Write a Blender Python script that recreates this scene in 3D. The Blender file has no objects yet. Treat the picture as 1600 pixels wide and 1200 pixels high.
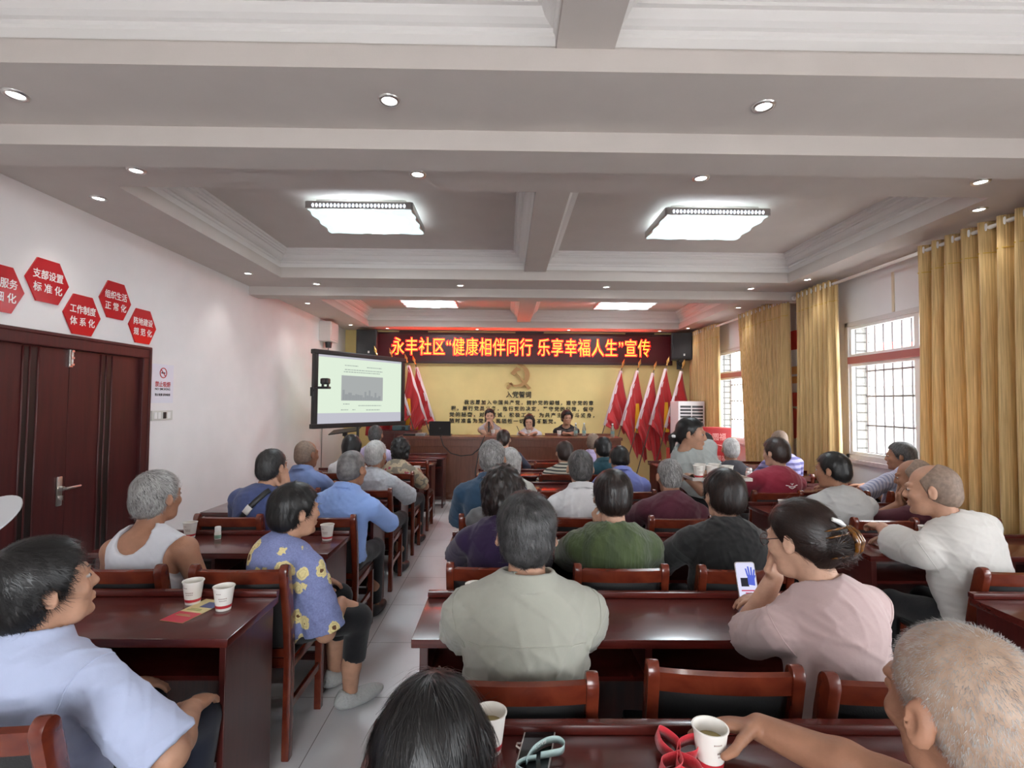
import bpy, bmesh, math, random
import numpy as np
from mathutils import Vector, Matrix, Euler

random.seed(7)
SC = bpy.context.scene
COL = SC.collection
R = math.radians

# ------------------------------------------------------------------ camera
def make_camera(yaw=0.7, pitch=2.08, roll=0.46):
    y, p, r = R(yaw), R(pitch), R(roll)
    fw = Vector((math.sin(y)*math.cos(p), math.cos(y)*math.cos(p), math.sin(p)))
    rt = Vector((math.cos(y), -math.sin(y), 0))
    up = rt.cross(fw)
    rr = rt*math.cos(r) + up*math.sin(r)
    uu = -rt*math.sin(r) + up*math.cos(r)
    cd = bpy.data.cameras.new('camera')
    cd.sensor_fit = 'HORIZONTAL'
    cd.sensor_width = 36.0
    cd.lens = 18.0
    cd.clip_start = 0.05
    co = bpy.data.objects.new('camera', cd)
    COL.objects.link(co)
    m = Matrix((rr, uu, -fw)).transposed().to_4x4()
    m.translation = Vector((0, 0, 1.55))
    co.matrix_world = m
    SC.camera = co
make_camera()

# ------------------------------------------------------------------ light and exposure
SC.view_settings.view_transform = 'Standard'
SC.view_settings.look = 'None'
SC.view_settings.exposure = 0.26
SC.view_settings.gamma = 1.0
SC.view_settings.use_curve_mapping = False
wd = bpy.data.worlds.new('world')
SC.world = wd
wd.use_nodes = True
_bg = wd.node_tree.nodes['Background']
_bg.inputs[0].default_value = (0.93, 0.97, 1.0, 1)
_bg.inputs[1].default_value = 15.0
SC.cycles.max_bounces = 8
SC.cycles.diffuse_bounces = 5
SC.cycles.glossy_bounces = 4
SC.cycles.sample_clamp_indirect = 6.0
LAMP_E = 21.0         # emission of the ceiling lamp diffusers
SPOT_W = 8.0          # watts of each downlight
SIGN_E = 20.0          # emission of the sign's letters

# ------------------------------------------------------------------ materials
_MC = {}
def mat(name, col, rough=0.6, metal=0.0, var=0.0, vscale=6.0, bump=0.0, bscale=60.0, spec=0.5, coat=0.0, emit=None, estr=0.0,
        stretch=(1, 1, 1), trans=0.0, alpha=1.0, col2=None, sheen=0.0, sss=0.0, thr=None):
    if name in _MC: return _MC[name]
    m = bpy.data.materials.new(name); m.use_nodes = True
    nt = m.node_tree; N = nt.nodes; Lk = nt.links
    b = N['Principled BSDF']
    b.inputs['Base Color'].default_value = (*col, 1)
    b.inputs['Roughness'].default_value = rough
    b.inputs['Metallic'].default_value = metal
    b.inputs['Specular IOR Level'].default_value = spec
    if coat: b.inputs['Coat Weight'].default_value = coat; b.inputs['Coat Roughness'].default_value = 0.12
    if sheen: b.inputs['Sheen Weight'].default_value = sheen; b.inputs['Sheen Roughness'].default_value = 0.6
    if trans: b.inputs['Transmission Weight'].default_value = trans; b.inputs['IOR'].default_value = 1.33
    if sss: b.inputs['Subsurface Weight'].default_value = sss; b.inputs['Subsurface Radius'].default_value = (0.02, 0.008, 0.004); b.inputs['Subsurface Scale'].default_value = 0.5
    if emit is not None:
        b.inputs['Emission Color'].default_value = (*emit, 1); b.inputs['Emission Strength'].default_value = estr
    if var or bump:
        tc = N.new('ShaderNodeTexCoord'); mp = N.new('ShaderNodeMapping')
        mp.inputs['Scale'].default_value = stretch
        Lk.new(tc.outputs['Object'], mp.inputs['Vector'])
    if var:
        nz = N.new('ShaderNodeTexNoise'); nz.inputs['Scale'].default_value = vscale; nz.inputs['Detail'].default_value = 5
        Lk.new(mp.outputs[0], nz.inputs['Vector'])
        rp = N.new('ShaderNodeValToRGB')
        c2 = col2 if col2 else tuple(min(1, c*(1+var)) for c in col)
        c1 = col if col2 else tuple(c*(1-var) for c in col)
        rp.color_ramp.elements[0].color = (*c1, 1); rp.color_ramp.elements[1].color = (*c2, 1)
        lo, hi = thr if thr else (0.3, 0.7)
        rp.color_ramp.elements[0].position = lo; rp.color_ramp.elements[1].position = hi
        Lk.new(nz.outputs['Fac'], rp.inputs[0]); Lk.new(rp.outputs[0], b.inputs['Base Color'])
    if bump:
        n2 = N.new('ShaderNodeTexNoise'); n2.inputs['Scale'].default_value = bscale; n2.inputs['Detail'].default_value = 4
        Lk.new(mp.outputs[0], n2.inputs['Vector'])
        bp = N.new('ShaderNodeBump'); bp.inputs['Strength'].default_value = bump; bp.inputs['Distance'].default_value = 0.01
        Lk.new(n2.outputs['Fac'], bp.inputs['Height']); Lk.new(bp.outputs[0], b.inputs['Normal'])
    _MC[name] = m
    return m

# ------------------------------------------------------------------ mesh builder
class MB:
    def __init__(s): s.v = []; s.f = []; s.m = []
    def add(s, v, f, mi=0):
        o = len(s.v); s.v += [tuple(p) for p in v]
        s.f += [tuple(i+o for i in q) for q in f]; s.m += [mi]*len(f)
        return s
    def box(s, x0, x1, y0, y1, z0, z1, bev=0.0, mi=0, M=None):
        if bev:
            bm = bmesh.new(); bmesh.ops.create_cube(bm, size=1)
            for v in bm.verts: v.co = Vector(((x0+x1)/2+v.co.x*(x1-x0), (y0+y1)/2+v.co.y*(y1-y0), (z0+z1)/2+v.co.z*(z1-z0)))
            bmesh.ops.bevel(bm, geom=bm.edges[:], offset=bev, segments=2, profile=0.6, affect='EDGES')
            s.bm(bm, mi, M); return s
        v = [(x, y, z) for z in (z0, z1) for y in (y0, y1) for x in (x0, x1)]
        if M: v = [M @ Vector(p) for p in v]
        return s.add(v, [(0,2,3,1), (4,5,7,6), (0,1,5,4), (2,6,7,3), (0,4,6,2), (1,3,7,5)], mi)
    def bm(s, bm, mi=0, M=None):
        bm.verts.index_update()
        v = [(M @ x.co if M else x.co.copy()) for x in bm.verts]
        s.add(v, [[q.index for q in f.verts] for f in bm.faces], mi); bm.free(); return s
    def tube(s, pts, r, n=10, mi=0, cap=True, sx=1.0):
        pts = [Vector(p) for p in pts]; k = len(pts)
        rs = r if isinstance(r, (list, tuple)) else [r]*k
        rings = []; ref = None
        for i in range(k):
            d = (pts[min(i+1, k-1)]-pts[max(i-1, 0)]).normalized()
            if ref is None: ref = Vector((0, 0, 1)) if abs(d.z) < 0.9 else Vector((1, 0, 0))
            a = d.cross(ref).normalized(); b = a.cross(d).normalized(); ref = b
            rings.append([pts[i]+a*(math.cos(t)*rs[i]*sx)+b*(math.sin(t)*rs[i]) for t in [2*math.pi*j/n for j in range(n)]])
        v = [p for q in rings for p in q]
        f = [(i*n+j, i*n+(j+1) % n, (i+1)*n+(j+1) % n, (i+1)*n+j) for i in range(k-1) for j in range(n)]
        if cap: f += [tuple(range(n))[::-1], tuple((k-1)*n+j for j in range(n))]
        return s.add(v, f, mi)
    def lathe(s, prof, n=24, mi=0, c=(0, 0, 0), M=None):
        v = []; k = len(prof)
        for r, z in prof:
            for j in range(n):
                t = 2*math.pi*j/n; p = Vector((c[0]+r*math.cos(t), c[1]+r*math.sin(t), c[2]+z)); v.append(M @ p if M else p)
        f = [(i*n+j, i*n+(j+1) % n, (i+1)*n+(j+1) % n, (i+1)*n+j) for i in range(k-1) for j in range(n)]
        return s.add(v, f, mi)
    def prism(s, poly, h0, h1, mi=0, M=None):
        """poly in xy, extruded along z from h0 to h1, then mapped by M"""
        n = len(poly)
        v = [Vector((x, y, h0)) for x, y in poly]+[Vector((x, y, h1)) for x, y in poly]
        if M: v = [M @ p for p in v]
        f = [tuple(range(n))[::-1], tuple(range(n, 2*n))]+[(i, (i+1) % n, (i+1) % n+n, i+n) for i in range(n)]
        return s.add(v, f, mi)
    def mesh(s, name, smooth=False):
        me = bpy.data.meshes.new(name); me.from_pydata([tuple(p) for p in s.v], [], s.f)
        if any(s.m): me.polygons.foreach_set('material_index', s.m)
        bm = bmesh.new(); bm.from_mesh(me); bmesh.ops.recalc_face_normals(bm, faces=bm.faces[:]); bm.to_mesh(me); bm.free()
        if smooth: me.shade_smooth() if hasattr(me, 'shade_smooth') else None
        me.update(); return me

def obj(name, mb, mats, parent=None, smooth=False, loc=(0, 0, 0), rz=0.0, auto=None):
    me = mb.mesh(name) if isinstance(mb, MB) else mb
    for m in (mats if isinstance(mats, (list, tuple)) else [mats]): me.materials.append(m)
    if smooth or auto:
        me.polygons.foreach_set('use_smooth', [True]*len(me.polygons))
        if auto: me.set_sharp_from_angle(angle=R(auto))
    o = bpy.data.objects.new(name, me); COL.objects.link(o)
    o.location = loc; o.rotation_euler = (0, 0, rz)
    if parent: o.parent = parent
    return o

def tag(o, label, cat, group=None):
    o['label'] = label; o['category'] = cat
    if group: o['group'] = group
    return o
def thing(name, label, cat, loc=(0, 0, 0), rz=0.0, group=None):
    o = bpy.data.objects.new(name, None); COL.objects.link(o); o.empty_display_size = 0.1
    o.location = loc; o.rotation_euler = (0, 0, rz)
    return tag(o, label, cat, group)
def struct(name, mb, mats, parent=None, **k):
    o = obj(name, mb, mats, parent, **k)
    if parent is None: o['kind'] = 'structure'
    return o
def dup(root, loc, rz, label, group=None, scale=None):
    r = root.copy(); COL.objects.link(r); r.location = loc; r.rotation_euler = (0, 0, rz); r['label'] = label
    if group: r['group'] = group
    if scale: r.scale = scale
    for ch in list(root.children):
        c = ch.copy(); COL.objects.link(c); c.parent = r
        for g in list(ch.children):
            d = g.copy(); COL.objects.link(d); d.parent = c
    return r

def text_mesh(body, size, bold=0.0, ext=0.0, align='CENTER', spacing=1.0, line=1.0, res=2):
    cu = bpy.data.curves.new('lettering', 'FONT'); cu.body = body; cu.size = size; cu.offset = bold*size; cu.extrude = ext
    cu.align_x = align; cu.align_y = 'CENTER'; cu.space_character = spacing; cu.space_line = line; cu.resolution_u = res
    o = bpy.data.objects.new('lettering', cu); COL.objects.link(o)
    dg = bpy.context.evaluated_depsgraph_get(); dg.update()
    me = bpy.data.meshes.new_from_object(o.evaluated_get(dg))
    bpy.data.objects.remove(o); bpy.data.curves.remove(cu)
    return me
def place_text(name, me, mats, origin, ax, ay, parent=None, wx=None):
    """lay a lettering mesh out in the plane spanned by ax, ay; wx stretches it to a width"""
    n = len(me.vertices); co = np.empty(n*3); me.vertices.foreach_get('co', co); co = co.reshape(-1, 3)
    if wx and n:
        w = co[:, 0].max()-co[:, 0].min(); co[:, 0] *= wx/max(w, 1e-6)
    ax, ay = np.array(ax, float), np.array(ay, float); az = np.cross(ax, ay)
    co = np.array(origin)+co[:, :1]*ax+co[:, 1:2]*ay+co[:, 2:]*az
    me.vertices.foreach_set('co', co.reshape(-1)); me.update()
    me.materials.clear()
    return obj(name, me, mats, parent)
# ------------------------------------------------------------------ common materials
XL, XR, YF, YB = -3.2, 3.8, 10.2, -2.6
CH = 2.97
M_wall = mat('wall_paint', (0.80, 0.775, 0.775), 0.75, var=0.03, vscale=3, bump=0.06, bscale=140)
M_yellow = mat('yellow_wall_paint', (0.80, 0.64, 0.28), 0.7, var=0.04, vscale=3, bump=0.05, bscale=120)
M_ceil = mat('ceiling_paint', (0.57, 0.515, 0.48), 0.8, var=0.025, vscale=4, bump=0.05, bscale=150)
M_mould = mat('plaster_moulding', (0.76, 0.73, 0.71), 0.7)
M_white = mat('white_plastic', (0.80, 0.80, 0.79), 0.35)
M_black = mat('black_plastic', (0.012, 0.012, 0.013), 0.42)
M_chrome = mat('satin_steel', (0.72, 0.70, 0.67), 0.28, metal=1.0)
M_gold = mat('gold_metal', (0.80, 0.56, 0.20), 0.3, metal=1.0)
M_doorwood = mat('door_wood', (0.050, 0.0065, 0.0065), 0.42, var=0.25, vscale=5, stretch=(6, 6, 0.5), bump=0.04, bscale=40)
M_doordark = mat('door_groove_wood', (0.010, 0.006, 0.005), 0.4)
M_alu = mat('window_aluminium', (0.62, 0.58, 0.57), 0.45)
M_glass = None
def glass_mat():
    m = bpy.data.materials.new('window_glass'); m.use_nodes = True
    nt = m.node_tree; N = nt.nodes; N.remove(N['Principled BSDF'])
    t = N.new('ShaderNodeBsdfTransparent'); g = N.new('ShaderNodeBsdfGlossy'); g.inputs['Roughness'].default_value = 0.02
    mx = N.new('ShaderNodeMixShader'); mx.inputs[0].default_value = 0.05
    nt.links.new(t.outputs[0], mx.inputs[1]); nt.links.new(g.outputs[0], mx.inputs[2])
    nt.links.new(mx.outputs[0], N['Material Output'].inputs[0])
    return m
M_glass = glass_mat()

# ------------------------------------------------------------------ floor
def floor_mat():
    m = bpy.data.materials.new('floor_tiles'); m.use_nodes = True
    nt = m.node_tree; N = nt.nodes; L = nt.links; b = N['Principled BSDF']
    tc = N.new('ShaderNodeTexCoord'); mp = N.new('ShaderNodeMapping'); mp.inputs['Location'].default_value = (0.86+0.614*8, -2.75+0.614*10, 0)
    L.new(tc.outputs['Object'], mp.inputs[0])
    br = N.new('ShaderNodeTexBrick'); br.offset = 0; br.squash = 1
    br.inputs['Scale'].default_value = 1.0; br.inputs['Brick Width'].default_value = 0.614; br.inputs['Row Height'].default_value = 0.614
    br.inputs['Mortar Size'].default_value = 0.0022; br.inputs['Mortar Smooth'].default_value = 0.1
    br.inputs['Color1'].default_value = (0.66, 0.66, 0.68, 1); br.inputs['Color2'].default_value = (0.70, 0.70, 0.715, 1); br.inputs['Mortar'].default_value = (0.20, 0.19, 0.19, 1)
    L.new(mp.outputs[0], br.inputs['Vector'])
    nz = N.new('ShaderNodeTexNoise'); nz.inputs['Scale'].default_value = 2.2; nz.inputs['Detail'].default_value = 6; L.new(tc.outputs['Object'], nz.inputs['Vector'])
    mx = N.new('ShaderNodeMixRGB'); mx.blend_type = 'MULTIPLY'; mx.inputs[0].default_value = 0.35
    rp = N.new('ShaderNodeValToRGB'); rp.color_ramp.elements[0].color = (0.72, 0.70, 0.70, 1); rp.color_ramp.elements[1].color = (1, 1, 1, 1)
    rp.color_ramp.elements[0].position = 0.35; rp.color_ramp.elements[1].position = 0.6
    L.new(nz.outputs['Fac'], rp.inputs[0]); L.new(br.outputs['Color'], mx.inputs[1]); L.new(rp.outputs[0], mx.inputs[2])
    L.new(mx.outputs[0], b.inputs['Base Color']); b.inputs['Roughness'].default_value = 0.33
    return m
struct('floor', MB().box(XL-.1, XR+.35, YB-.1, YF+.1, -0.1, 0), floor_mat())

# ------------------------------------------------------------------ ceiling with recessed bays
TX0, TX1 = -2.60, 3.28                     # bay extent across the room
BX0, BX1 = 0.205, 0.455                    # centre beam
TRAYS = [(-0.35, 2.14), (3.40, 5.885), (7.14, 9.66)]
cm = MB()
def slab(x0, x1, y0, y1):
    cm.box(x0, x1, y0, y1, CH, CH+0.10)
ys = [YB-.1] + [y for t in TRAYS for y in t] + [YF+.1]
for i in range(0, len(ys), 2): slab(XL-.1, XR+.1, ys[i], ys[i+1])
SET = 0.03
for a, b in TRAYS:
    slab(XL-.1, TX0, a, b); slab(TX1, XR+.1, a, b)
for i in range(0, len(ys), 2):              # second, set-back step
    cm.box(XL-.1, XR+.1, ys[i]+(SET if i else 0), ys[i+1]-(SET if i < len(ys)-2 else 0), CH+0.10, CH+0.42)
for a, b in TRAYS:
    cm.box(XL-.1, TX0-SET, a-SET, b+SET, CH+0.10, CH+0.42); cm.box(TX1+SET, XR+.1, a-SET, b+SET, CH+0.10, CH+0.42)
    cm.box(TX0-SET, TX1+SET, a-SET, b+SET, CH+0.32, CH+0.42)
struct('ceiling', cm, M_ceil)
# centre beams of the bays and the two drop beams across the room
tn = 0
def trim(mb, m, **k):
    global tn; tn += 1
    return struct('trim_%d' % tn, mb, m, **k)
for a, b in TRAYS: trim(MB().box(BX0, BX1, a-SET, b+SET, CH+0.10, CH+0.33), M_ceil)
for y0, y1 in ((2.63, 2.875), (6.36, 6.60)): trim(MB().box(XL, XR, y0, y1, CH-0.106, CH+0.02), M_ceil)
PROF = [(.002, .128), (.003, .172), (.012, .182), (.014, .20), (.03, .206), (.05, .222), (.062, .246), (.066, .258), (.085, .261), (.088, .274), (.104, .279), (.110, .296), (.128, .300), (.132, .321)]
def moulding(x0, x1, y0, y1):
    mb = MB(); v = []
    for ins, z in PROF:
        v += [(x0+ins, y0+ins, CH+z), (x1-ins, y0+ins, CH+z), (x1-ins, y1-ins, CH+z), (x0+ins, y1-ins, CH+z)]
    f = [(i*4+j, i*4+(j+1) % 4, (i+1)*4+(j+1) % 4, (i+1)*4+j) for i in range(len(PROF)-1) for j in range(4)]
    return mb.add(v, f)
for a, b in TRAYS:
    trim(moulding(TX0-SET, BX0, a-SET, b+SET), M_mould); trim(moulding(BX1, TX1+SET, a-SET, b+SET), M_mould)

# ------------------------------------------------------------------ walls
struct('wall_front', MB().box(XL-.1, XR+.1, YF, YF+.1, 0, CH), M_yellow)
ADDED_WIN = [(-1.3, .7)]  # unseen window, added to throw daylight onto backs and beam faces
wb = MB(); xx = XL-.1
for x0, x1 in ADDED_WIN: wb.box(xx, x0, YB-.2, YB, 0, CH); wb.box(x0, x1, YB-.2, YB, 0, .9); wb.box(x0, x1, YB-.2, YB, 2.55, CH); xx = x1
wb.box(xx, XR+.1, YB-.2, YB, 0, CH)
struct('wall_back', wb, M_wall)
for n, (x0, x1) in enumerate(ADDED_WIN):
    f = MB(); f.box(x0, x0+.05, YB-.08, YB-.02, .9, 2.55); f.box(x1-.05, x1, YB-.08, YB-.02, .9, 2.55); f.box(x0, x1, YB-.08, YB-.02, .9, .95); f.box(x0, x1, YB-.08, YB-.02, 2.5, 2.55); f.box((x0+x1)/2-.03, (x0+x1)/2+.03, YB-.08, YB-.02, .95, 2.5)
    struct('window_%d' % (n+11), f, mat('window_aluminium', (0.62, 0.58, 0.57), 0.45))  # frame of the added window behind the camera
    pl = bpy.data.lights.new('portal', 'AREA'); pl.shape = 'RECTANGLE'; pl.size = x1-x0; pl.size_y = 1.65; pl.cycles.is_portal = True
    po = bpy.data.objects.new('portal', pl); COL.objects.link(po); po.location = ((x0+x1)/2, YB-.22, 1.725); po.rotation_euler = (R(90), 0, R(180)); po['kind'] = 'helper'
DY0, DY1, DZ = 2.99, 4.61, 2.013           # double door opening incl. frame
wl = MB(); wl.box(XL-.12, XL, YB, DY0+.01, 0, CH); wl.box(XL-.12, XL, DY1-.01, YF, 0, CH); wl.box(XL-.12, XL, DY0+.01, DY1-.01, DZ-.01, CH)
struct('wall_left', wl, M_wall)
WIN = [(-3.2+.9, -1.2+.6, .98, 2.42), (-.2, 1.75, .98, 2.42), (3.70, 5.66, .97, 2.465), (7.15, 9.10, .93, 2.49)]   # y0,y1,z0,z1
wr = MB(); yy = YB
for y0, y1, z0, z1 in WIN:
    wr.box(XR, XR+.24, yy, y0, 0, CH); wr.box(XR, XR+.24, y0, y1, 0, z0); wr.box(XR, XR+.24, y0, y1, z1, CH); yy = y1
wr.box(XR, XR+.24, yy, YF, 0, CH)
struct('wall_right', wr, M_wall)
bb = mat('skirting', (0.34, 0.30, 0.29), 0.4)
struct('baseboard_left', MB().box(XL, XL+.012, DY1, YF, 0, .09).box(XL, XL+.012, YB, DY0, 0, .09), bb)
struct('baseboard_right', MB().box(XR-.012, XR, YB, YF, 0, .09), bb)

# ------------------------------------------------------------------ door (double leaf, left wall)
fr = MB()
for y0, y1 in ((DY0, DY0+.09), (DY1-.09, DY1)): fr.box(XL-.10, XL+.025, y0, y1, 0, DZ, bev=.008)
fr.box(XL-.10, XL+.027, DY0, DY1, DZ-.10, DZ, bev=.008)
fr.box(XL-.10, XL+.034, DY0-.005, DY0+.02, 0, DZ, bev=.006); fr.box(XL-.10, XL+.034, DY1-.02, DY1+.005, 0, DZ, bev=.006); fr.box(XL-.10, XL+.035, DY0, DY1, DZ-.022, DZ+.004, bev=.006)
door = struct('door_1', fr, M_doorwood)
mid = (DY0+DY1)/2
for k, (y0, y1) in enumerate(((DY0+.09, mid-.002), (mid+.002, DY1-.09))):
    leaf = obj('leaf', MB().box(XL-.06, XL-.012, y0, y1, .01, DZ-.10, bev=.003), M_doorwood, door)
    yc = mid-.31 if k == 0 else mid+.35
    g = MB()
    g.box(XL-.02, XL-.010, yc-.055, yc+.055, .02, DZ-.11)
    obj('groove_panel', g, M_doordark, leaf)
    s = MB()
    for q in (-.058, -.008, .055): s.tube([(XL-.010, yc+q, .02), (XL-.010, yc+q, DZ-.11)], .007, 8)
    obj('moulding_strip', s, M_doorwood, leaf, smooth=True)
h = MB(); hy, hz = mid-.05, .886
h.box(XL-.012, XL-.002, hy-.022, hy+.022, hz-.105, hz+.105, bev=.008)
h.lathe([(.0, 0), (.017, 0), (.015, .03), (.0, .03)], 16, M=Matrix.Translation((XL-.004, hy, hz+.02)) @ Matrix.Rotation(R(90), 4, 'Y'))
h.tube([(XL+.03, hy, hz+.02), (XL+.045, hy, hz+.02), (XL+.05, hy+.03, hz+.022), (XL+.047, hy+.12, hz+.024)], [.011, .011, .010, .008], 10)
h.lathe([(.0, 0), (.014, 0), (.012, .012), (.0, .012)], 14, M=Matrix.Translation((XL-.004, hy, hz-.045)) @ Matrix.Rotation(R(90), 4, 'Y'))
h.box(XL+.004, XL+.02, hy-.004, hy+.004, hz-.062, hz-.03)
obj('door_handle', h, M_chrome, door, auto=35)
bl = MB().box(XL-.012, XL, mid-.012, mid+.02, DZ-.23, DZ-.09, bev=.003).tube([(XL+.008, mid+.004, DZ-.21), (XL+.008, mid+.004, DZ-.07)], .006, 8)
for z in (DZ-.21, DZ-.16, DZ-.11): bl.box(XL-.004, XL+.014, mid-.008, mid+.016, z-.008, z+.008, bev=.002)
obj('door_bolt', bl, M_chrome, door)

# ------------------------------------------------------------------ windows with grilles
M_brick = None
def split_stone():
    m = bpy.data.materials.new('white_split_stone'); m.use_nodes = True
    nt = m.node_tree; N = nt.nodes; L = nt.links; b = N['Principled BSDF']
    tc = N.new('ShaderNodeTexCoord'); mp = N.new('ShaderNodeMapping'); mp.inputs['Rotation'].default_value = (R(90), 0, 0)
    L.new(tc.outputs['Object'], mp.inputs[0])
    br = N.new('ShaderNodeTexBrick'); br.offset = 0; br.inputs['Scale'].default_value = 1; br.inputs['Brick Width'].default_value = .30; br.inputs['Row Height'].default_value = .098
    br.inputs['Mortar Size'].default_value = .008; br.inputs['Color1'].default_value = (.25, .25, .24, 1); br.inputs['Color2'].default_value = (.30, .30, .28, 1); br.inputs['Mortar'].default_value = (.09, .09, .09, 1)
    L.new(mp.outputs[0], br.inputs['Vector']); L.new(br.outputs['Color'], b.inputs['Base Color']); b.inputs['Roughness'].default_value = .9
    nz = N.new('ShaderNodeTexNoise'); nz.inputs['Scale'].default_value = 35; nz.inputs['Detail'].default_value = 6; L.new(tc.outputs['Object'], nz.inputs['Vector'])
    bp = N.new('ShaderNodeBump'); bp.inputs['Strength'].default_value = .8; bp.inputs['Distance'].default_value = .02
    L.new(nz.outputs['Fac'], bp.inputs['Height']); L.new(bp.outputs[0], b.inputs['Normal'])
    return m
M_brick = split_stone()
M_redrefl_alu = mat('red_reflection_transom', (0.40, 0.13, 0.12), 0.45)  # the red reflection is put into the transom's base colour
M_grille = mat('grille_steel', (0.12, 0.105, 0.11), 0.6)
for n, (y0, y1, z0, z1) in enumerate(WIN):
    zt = 2.045
    f = MB(); x0, x1 = XR-.015, XR+.05
    f.box(x0, x1, y0, y0+.055, z0, z1, bev=.004); f.box(x0, x1, y1-.055, y1, z0, z1, bev=.004); f.box(x0, x1, y0, y1, z1-.05, z1, bev=.004); f.box(x0, x1, y0, y1, z0, z0+.05, bev=.004)
    w = struct('window_%d' % (n+1), f, M_alu)
    obj('transom', MB().box(x0-.006, x1+.006, y0+.05, y1-.05, zt-.04, zt+.035, bev=.005), M_redrefl_alu, w)
    s = MB(); ym = (y0+y1)/2
    for a, b, zz0, zz1 in ((y0+.055, ym, z0+.05, zt-.04), (ym, y1-.055, z0+.05, zt-.04), (y0+.055, ym, zt+.035, z1-.05), (ym, y1-.055, zt+.035, z1-.05)):
        s.box(XR+.005, XR+.04, a, a+.03, zz0, zz1); s.box(XR+.005, XR+.04, b-.03, b, zz0, zz1); s.box(XR+.006, XR+.039, a+.03, b-.03, zz0, zz0+.03); s.box(XR+.006, XR+.039, a+.03, b-.03, zz1-.03, zz1)
    sa = obj('sash', s, M_white, w)
    obj('pane', MB().box(XR+.02, XR+.025, y0+.08, y1-.08, z0+.07, z1-.07), M_glass, sa)
    g = MB(); gx = XR+.215
    k = int((y1-y0)/.125)
    for i in range(k+1):
        y = y0+.03+(y1-y0-.06)*i/k; g.tube([(gx, y, z0), (gx, y, z1)], .008, 6)
    for z in (z0+.06, z0+.36, z0+.68, z0+.96, z1-.36, z1-.03): g.box(gx-.005, gx+.005, y0, y1, z-.009, z+.009)
    obj('grille', g, M_grille, w)
    rv = MB(); rv.box(XR+.051, XR+.26, y1-.014, y1+.002, z0, z1); rv.box(XR+.051, XR+.26, y0-.002, y0+.014, z0, z1)
    obj('stone_reveal', rv, M_brick, w)
    obj('window_sill', MB().box(XR-.05, XR+.10, y0-.05, y1+.05, z0-.045, z0-.001, bev=.006), mat('sill_stone', (.50, .42, .42), .5, var=.15, vscale=20), w)
    pl = bpy.data.lights.new('portal', 'AREA'); pl.shape = 'RECTANGLE'; pl.size = y1-y0; pl.size_y = z1-z0; pl.cycles.is_portal = True
    po = bpy.data.objects.new('portal', pl); COL.objects.link(po); po.location = (XR+.27, (y0+y1)/2, (z0+z1)/2); po.rotation_euler = (R(90), 0, R(90)); po['kind'] = 'helper'

# ------------------------------------------------------------------ the building across the yard
M_bw = mat('render_wall', (.20, .195, .185), .9, var=.06, vscale=.8)
ab = thing('apartment_building', 'pale rendered building across the yard seen through the barred window', 'building', (12.0, 13.5, 0))
f = MB().box(0, 7, -9, 9, -3, 5.6); f.box(-.25, 0, -9, 9, 2.15, 2.4)
obj('wall', f, M_bw, ab)
M_bwin = mat('dark_glazing', (.10, .11, .13), .2)
for j, y in enumerate((-6.2, -2.9, .5, 4.0)):
    for z in (-.6, 2.9):
        wf = obj('window', MB().box(-.05, .05, y-.75, y+.75, z-.05, z+1.25), M_white, ab)
        obj('pane', MB().box(-.07, -.04, y-.68, y-.03, z, z+1.2).box(-.07, -.04, y+.03, y+.68, z, z+1.2), M_bwin, wf)
obj('parapet', MB().box(-.3, 7, -9, 9, 5.6, 6.0), mat('parapet_tile', (.45, .25, .18), .8), ab)
o = struct('ground', MB().box(-40, 40, -40, 50, -3.2, -3.0), mat('yard_concrete', (.55, .54, .52), .9, var=.1, vscale=1))
# ------------------------------------------------------------------ ceiling lamps
def lamp_mat():
    m = bpy.data.materials.new('lamp_diffuser'); m.use_nodes = True
    nt = m.node_tree; N = nt.nodes; L = nt.links; b = N['Principled BSDF']
    b.inputs['Base Color'].default_value = (.8, .85, .9, 1)
    tc = N.new('ShaderNodeTexCoord'); mp = N.new('ShaderNodeMapping'); mp.inputs['Scale'].default_value = (2.05, 2.75, 0); L.new(tc.outputs['Object'], mp.inputs[0])
    vo = N.new('ShaderNodeTexVoronoi'); vo.inputs['Scale'].default_value = 7; L.new(tc.outputs['Object'], vo.inputs['Vector'])
    ln = N.new('ShaderNodeVectorMath'); ln.operation = 'LENGTH'; L.new(mp.outputs[0], ln.inputs[0])
    ad = N.new('ShaderNodeMath'); ad.operation = 'MULTIPLY_ADD'; ad.inputs[1].default_value = .35; L.new(vo.outputs['Distance'], ad.inputs[0]); L.new(ln.outputs['Value'], ad.inputs[2])
    rp = N.new('ShaderNodeValToRGB'); E = rp.color_ramp.elements; E[0].position = .70; E[0].color = (.86, .94, 1, 1); E[1].position = 1.0; E[1].color = (.66, .88, .93, 1)
    L.new(ad.outputs[0], rp.inputs[0]); L.new(rp.outputs[0], b.inputs['Emission Color'])
    r2 = N.new('ShaderNodeMapRange'); r2.inputs['From Min'].default_value = .60; r2.inputs['From Max'].default_value = 1.02; r2.inputs['To Min'].default_value = LAMP_E*1.5; r2.inputs['To Max'].default_value = .95
    L.new(ad.outputs[0], r2.inputs['Value']); L.new(r2.outputs[0], b.inputs['Emission Strength'])
    return m
M_diff = lamp_mat()
M_crys = mat('crystal_strip', (.7, .75, .85), .1, emit=(.75, .85, 1), estr=3.0)
M_diff_off = mat('lamp_diffuser_off', (.80, .82, .82), .25)
M_crys_off = mat('crystal_strip_off', (.7, .72, .75), .1)
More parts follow.
